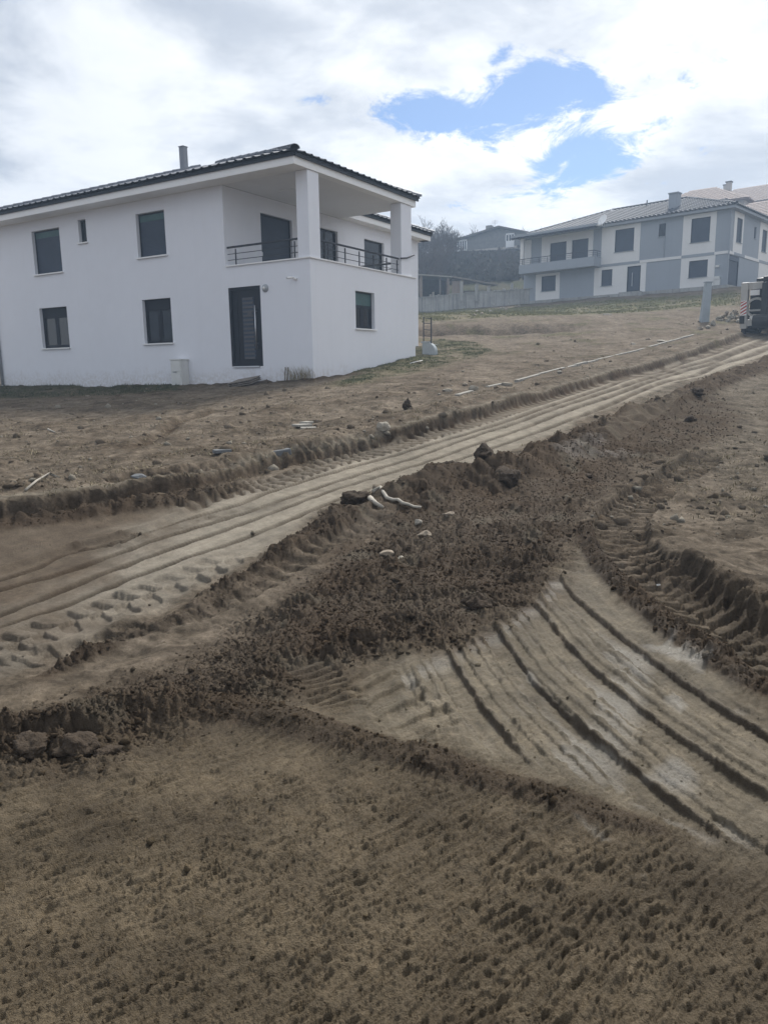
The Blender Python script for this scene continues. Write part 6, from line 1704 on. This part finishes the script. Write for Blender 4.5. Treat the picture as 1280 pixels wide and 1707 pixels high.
def odds():
    # electricity cabinet against the white wall
    p = HA.hit(303, 637, 'y', -.13); w = HA.world(p[0], -.13); zg = float(z_at(w[0], w[1])[0]); top = HA.hit(303, 600, 'y', -.3)[2]
    H = empty('meter_cabinet', (w[0], w[1], zg), -HA.yaw); tag(H, 'pale grey electricity cabinet standing against the white wall under a window', 'cabinet')
    h = top - zg
    MB().box(-.24, .24, -.22, .12, -.3, h).obj('body', M['meter'], H, bevel=.01); MB().box(-.26, .26, -.24, .125, h + .001, h + .04).obj('lid', M['meter'], H)
    d = MB().box(-.21, .21, -.235, -.2201, h * .52, h - .05).obj('door', M['meter'], H); MB().box(-.14, .04, -.245, -.2355, h * .47, h * .51).obj('shelf_lip', M['pipe'], H)
    MB().box(-.21, .21, -.235, -.2201, .05, h * .46).obj('door', M['meter'], H)
    # grey tapered post near the road
    x, y, z = on_ground(1173, 536); dist = math.hypot(x, y); wb = 12 / FPX * dist; wt = 8.5 / FPX * dist; h = 56 / FPX * dist
    H = empty('post', (x, y, z)); tag(H, 'grey blue tapered concrete post standing by the far road edge', 'post'); b, t = wb / 2, wt / 2
    MB().add([(-b, -b, -.3), (b, -b, -.3), (b, b, -.3), (-b, b, -.3), (.1 - t, -t, h), (.1 + t, -t, h), (.1 + t, t, h), (.1 - t, t, h)], [(0, 3, 2, 1), (4, 5, 6, 7), (0, 1, 5, 4), (1, 2, 6, 5), (2, 3, 7, 6), (3, 0, 4, 7)]).obj('shaft', M['postcon'], H, bevel=.03)
    MB().box(.1 + t + .002, .1 + t + .07, -.06, .06, h * .55, h * .86).obj('bracket', M['oldwood'], H)
    MB().box(.1 - t - .03, .1 + t + .03, -t - .03, t + .03, h + .002, h + .05).obj('cap', M['postcon'], H)
    # rubble heap beside the machine
    r = random.Random(9); cx, cy, cz = on_ground(1222, 534)
    kinds = [rock_mesh('rubble_stone', 60 + k, (1, .85, .7), M['stone' if k % 3 else 'stone2'], .6, 2, .1) for k in range(5)]
    for k in range(64):
        q = r.random() ** .6; th = r.uniform(0, 6.28); dx = q * 1.0 * math.cos(th); dy = q * .9 * math.sin(th); hh = .62 * (1 - q) * r.uniform(.3, 1)
        o = bpy.data.objects.new('rubble_stone', kinds[k % 5]); col.objects.link(o); s = r.uniform(.12, .30)
        o.location = (cx + dx, cy + dy, float(base_z(cx + dx, cy + dy)[0]) + hh + s * .18); o.rotation_euler = (r.uniform(0, 6), r.uniform(0, 6), r.uniform(0, 6)); o.scale = (s, s, s)
        tag(o, 'stone in the rubble heap beside the loader', 'stone', 'stones heaped beside the loader')
    # stones along the foot of the concrete wall
    for k in range(16):
        px = 800 + r.uniform(-12, 68); py = 521 + r.uniform(-5, 4) - (px - 800) * .1; x, y, z = on_ground(px, py); o = bpy.data.objects.new('rubble_stone', kinds[k % 5]); col.objects.link(o); s = r.uniform(.16, .42)
        o.location = (x, y, z + s * .12); o.rotation_euler = (r.uniform(0, 6), r.uniform(0, 6), r.uniform(0, 6)); o.scale = (s, s, s * .8)
        tag(o, 'stone scattered in the meadow near the foot of the concrete wall', 'stone', 'stones near the concrete wall')
    # pallet leaning in the soil under the front door
    w = HA.world(HA.hit(408, 628, 'y', -.5)[0], -.5); zg = float(z_at(w[0], w[1])[0]); H = empty('pallet', (w[0], w[1], zg - .02), -HA.yaw + .1); H.rotation_euler = (rad(12), rad(-8), -HA.yaw + .12)
    tag(H, 'small weathered pallet lying in the soil under the front door', 'pallet')
    for k in range(3): MB().box(-.42, .42, -.3, .3, .055 * k + .0, .055 * k + .028).obj('board', M['oldwood'], H)
    for k in range(3): MB().box(-.40 + .37 * k, -.34 + .37 * k, -.28, .28, .0285, .0545).box(-.40 + .37 * k, -.34 + .37 * k, -.28, .28, .0835, .1095).obj('block', M['bark'], H)
    # two stakes and dead weeds at the wall
    for k, (px, lab) in enumerate(((474.5, 'thin wooden stake leaning on the white wall, left of its pair'), (479, 'thin wooden stake leaning on the white wall, right of its pair'))):
        p = HA.hit(px, 636, 'y', -.12); w = HA.world(p[0], -.12); zg = float(z_at(w[0], w[1])[0]); tp = HA.world(p[0] - .03, -.02, HA.hit(px, 612, 'y', -.02)[2])
        o = MB().tube([(0, 0, -.05), tuple(tp - A3(w[0], w[1], zg))], .018, 6).obj('stake', M['oldwood'], None); o.location = (w[0], w[1], zg); tag(o, lab, 'stake')
    p = HA.hit(500, 634, 'y', -.2); w = HA.world(p[0], -.2); zg = float(z_at(w[0], w[1])[0]); mb = MB()
    for k in range(130):
        a, b = r.gauss(0, .22), r.gauss(0, .07); h = r.uniform(.12, .42); tx, ty = r.gauss(0, .12), r.gauss(0, .08)
        mb.tube([(a, b, -.03), (a + tx * .4, b + ty * .4, h * .6), (a + tx, b + ty, h)], [.005, .004, .0015], 3, caps=False)
    o = mb.obj('dry_weed', M['straw'], None); o.location = (w[0], w[1], zg); o.rotation_euler = (0, 0, -HA.yaw); tag(o, 'dry straw coloured weeds growing at the corner of the white house', 'weeds')
    # pale blue step block and dark railing behind the corner of the white house
    q0 = HA.world(-.42, 8.3); zg = float(z_at(q0[0], q0[1])[0]); H = empty('garden_stair', (q0[0], q0[1], zg), -HA.yaw); H.scale = (.75, .75, .8); tag(H, 'pale bluish stair cheek with dark railing behind the white house corner', 'stair')
    n = 8; vs = [(-.5, -.15, -.4), (.25, -.15, -.4)] + [(.25 - .0 * k, -.15, .1 + .0 * k) for k in range(1)] + [(.25 - .45 * (1 - math.cos(math.pi / 2 * k / n)), -.15, .1 + .45 * math.sin(math.pi / 2 * k / n)) for k in range(1, n + 1)] + [(-.5, -.15, .55)]
    m_ = len(vs); MB().add(vs + [(x, .15, z) for x, y, z in vs], [tuple(range(m_))[::-1]][::-1] + [tuple(range(2 * m_ - 1, m_ - 1, -1))] + [(k, (k + 1) % m_, m_ + (k + 1) % m_, m_ + k) for k in range(m_)]).obj('cheek', M['postcon'], H)
    MB().box(-.55, -.12, -.2, .2, .552, .62).obj('cap', M['postcon'], H)
    rl = MB().tube([(-.05, 0, .5), (-.05, 0, 1.75)], .035, 6).obj('post', M['rail'], H); MB().tube([(-.5, 0, .6), (-.5, 0, 1.8)], .03, 6).obj('post', M['rail'], H)
    for zz in (.85, 1.15, 1.45, 1.7): MB().tube([(-.5, 0, zz + .05), (-.05, 0, zz)], .016, 5).obj('bar', M['rail'], H)


odds()


# ------------------------------------------------------------------ uncountable small stuff: crumbs of soil, pebbles, grass
def scatter_mesh(name, label, P, S, alb, sink, seed, squash=(.6, 1.0), material=None):
    r = np.random.default_rng(seed); V, F = ICO1; nv = len(V); n = len(P); F = np.array(F)
    if n == 0: return
    jit = 1 + r.uniform(-.5, .4, (n, nv, 1)); sc = S[:, None, None] * np.stack([np.ones(n), r.uniform(.7, 1.1, n), r.uniform(*squash, n)], -1)[:, None, :]
    th = r.uniform(0, 6.28, n); c, s = np.cos(th), np.sin(th)
    W = V[None] * jit
    ax = r.uniform(-.6, .6, n); ca_, sa_ = np.cos(ax), np.sin(ax)
    W = W * sc
    W = np.stack([W[..., 0], W[..., 1] * ca_[:, None] - W[..., 2] * sa_[:, None], W[..., 1] * sa_[:, None] + W[..., 2] * ca_[:, None]], -1)
    W = np.stack([W[..., 0] * c[:, None] - W[..., 1] * s[:, None], W[..., 0] * s[:, None] + W[..., 1] * c[:, None], W[..., 2]], -1)
    W = W + P[:, None, :] + np.array([0, 0, 1])[None, None] * (S * sink)[:, None, None]
    co = W.reshape(-1, 3).astype(np.float32); fa = (F[None] + (np.arange(n) * nv)[:, None, None]).reshape(-1, 3).astype(np.int32)
    me = bpy.data.meshes.new(name); me.vertices.add(len(co)); me.vertices.foreach_set('co', co.ravel()); me.loops.add(fa.size); me.loops.foreach_set('vertex_index', fa.ravel())
    me.polygons.add(len(fa)); me.polygons.foreach_set('loop_start', np.arange(0, fa.size, 3, dtype=np.int32)); me.update(calc_edges=True)
    a = me.attributes.new('soil', 'FLOAT_COLOR', 'POINT'); cc = np.repeat(np.c_[alb, np.zeros(n)], nv, 0).astype(np.float32); a.data.foreach_set('color', cc.ravel())
    me.materials.append(material or SOIL); o = bpy.data.objects.new(name, me); col.objects.link(o); tag(o, label, kind='stuff'); return o


def crumbs():
    r = np.random.default_rng(21)
    # positions taken from the ground samples (dense where they matter), weighted by how loose the soil is
    d = np.hypot(GX_, GY_); ok = (d > 1.6) & (d < 26) & (np.abs(np.arctan2(GX_, GY_)) < rad(33)) & (GSP < .2)
    idx = np.nonzero(ok)[0]; w = (np.clip(GRM[idx] - .45, 0, 1) ** 1.3) + .0015
    w = w * np.minimum(1, 7.0 / d[idx])
    w /= w.sum(); pick = r.choice(idx, 34000, p=w)
    px, py = GX_[pick] + r.normal(0, .7, len(pick)) * GSP[pick], GY_[pick] + r.normal(0, .7, len(pick)) * GSP[pick]
    dist = d[pick]
    s = np.clip(r.pareto(2.6, len(pick)) * .0032 + .0032, 0, .026); s = np.maximum(s, dist * .0010)
    z = GZ[pick]
    k = r.uniform(.8, 1.12, len(pick))
    scatter_mesh('soil_crumbs', 'loose dark crumbs of damp soil over the heap and ridges', np.c_[px, py, z], s, GALB[pick] * k[:, None], .12, 5)
    # pebbles and dry bits on the field and the road verge
    ok = (d > 7) & (d < 45) & (np.abs(np.arctan2(GX_, GY_)) < rad(33)) & (GREG == 0); idx = np.nonzero(ok)[0]
    pick = r.choice(idx, 5200); s = np.clip(r.pareto(2.0, len(pick)) * .010 + .008, 0, .09)
    base = np.where(r.random((len(pick), 1)) < .22, np.array([[.30, .27, .22]]), GALB[pick] * 1.1)
    scatter_mesh('pebbles', 'scattered pebbles and dry bits on the field', np.c_[GX_[pick], GY_[pick], GZ[pick]], s, base, .1, 6)


crumbs()


def grass():
    r = np.random.default_rng(33)
    def tufts(name, label, poly, n, h0, h1, m_, blades=4, wid=.012):
        lo, hi = poly.min(0), poly.max(0); x = r.uniform(lo[0], hi[0], n * 3); y = r.uniform(lo[1], hi[1], n * 3)
        k = (poly_mask(x, y, poly, 0) > .5) & (perlin(x * .5, y * .5, 1) + .6 * perlin(x * 1.3, y * 1.3, 2) + r.uniform(-.5, .5, len(x)) > -.1); x, y = x[k][:n], y[k][:n]; z = z_at(x, y, .1); V = []; F = []
        for i in range(len(x)):
            for b in range(blades):
                th = r.uniform(0, 6.28); h = r.uniform(h0, h1); lean = r.normal(0, .45, 2) * h; ox, oy = r.normal(0, .05, 2); c, s = math.cos(th) * wid, math.sin(th) * wid; q = len(V)
                V += [(x[i] + ox - c, y[i] + oy - s, z[i] - .02), (x[i] + ox + c, y[i] + oy + s, z[i] - .02), (x[i] + ox + lean[0], y[i] + oy + lean[1], z[i] + h)]; F.append((q, q + 1, q + 2))
        me = bpy.data.meshes.new(name); me.from_pydata(V, [], F); me.materials.append(M[m_]); o = bpy.data.objects.new(name, me); col.objects.link(o); tag(o, label, kind='stuff')
    tufts('meadow_grass', 'short sparse grass in the meadow before the grey house', MEADOW, 9000, .03, .10, 'grass', 4, .025)
    tufts('lawn_grass', 'patchy dark grass beside the white house', LAWN, 5000, .015, .05, 'lawn', 4, .010)
    tufts('wall_weeds', 'low dark weeds along the foot of the white wall', WEEDS, 2600, .02, .08, 'dgrass', 3, .012)

    def field_tufts():
        d = np.hypot(GX_, GY_); idx = np.nonzero((d > 8) & (d < 45) & (np.abs(np.arctan2(GX_, GY_)) < rad(32)) & (GREG == 0) & (GRM < .6))[0]; pick = r.choice(idx, 5200); V = []; F = []
        keep = perlin(GX_[pick] * .8, GY_[pick] * .8, 150) + r.uniform(-.5, .5, len(pick)) > -.05
        for i in pick[keep]:
            for b in range(5):
                th = r.uniform(0, 6.28); h = r.uniform(.012, .05); lean = r.normal(0, .9, 2) * h; ox, oy = r.normal(0, .04, 2); c, s = math.cos(th) * .008, math.sin(th) * .008; q = len(V)
                V += [(GX_[i] + ox - c, GY_[i] + oy - s, GZ[i] - .01), (GX_[i] + ox + c, GY_[i] + oy + s, GZ[i] - .01), (GX_[i] + ox + lean[0], GY_[i] + oy + lean[1], GZ[i] + h)]; F.append((q, q + 1, q + 2))
        me = bpy.data.meshes.new('dry_stubble'); me.from_pydata(V, [], F); me.materials.append(M['straw']); o = bpy.data.objects.new('dry_stubble', me); col.objects.link(o); tag(o, 'short dry stubble and weeds scattered over the field', kind='stuff')
    field_tufts()


grass()


# ------------------------------------------------------------------ thin bluish air
def haze():
    me = MB().box(-420, 420, -120, 420, -6, 46).obj('haze', None) if False else None
    mb = MB().box(-215, 215, -205, 225, -4, 38.5); o = bpy.data.meshes.new('haze'); o.from_pydata(mb.v, [], mb.f)
    mt = bpy.data.materials.new('thin_haze'); mt.use_nodes = True; T = NT(mt.node_tree); T.n.clear(); out = T.node('ShaderNodeOutputMaterial')
    v = T.node('ShaderNodeVolumePrincipled'); v.inputs['Color'].default_value = (.58, .76, 1, 1); v.inputs['Density'].default_value = .0019; v.inputs['Anisotropy'].default_value = .25; v.inputs['Density Attribute'].default_value = ''
    T.l.new(v.outputs[0], out.inputs['Volume']); mt.cycles.homogeneous_volume = True; o.materials.append(mt)
    ob = bpy.data.objects.new('haze', o); col.objects.link(ob); tag(ob, 'thin bluish haze in the air', kind='stuff')


haze()
print('objects', len(bpy.data.objects), 'tris', sum(len(o.data.loops) - 2 * len(o.data.polygons) for o in bpy.data.objects if o.type == 'MESH'))
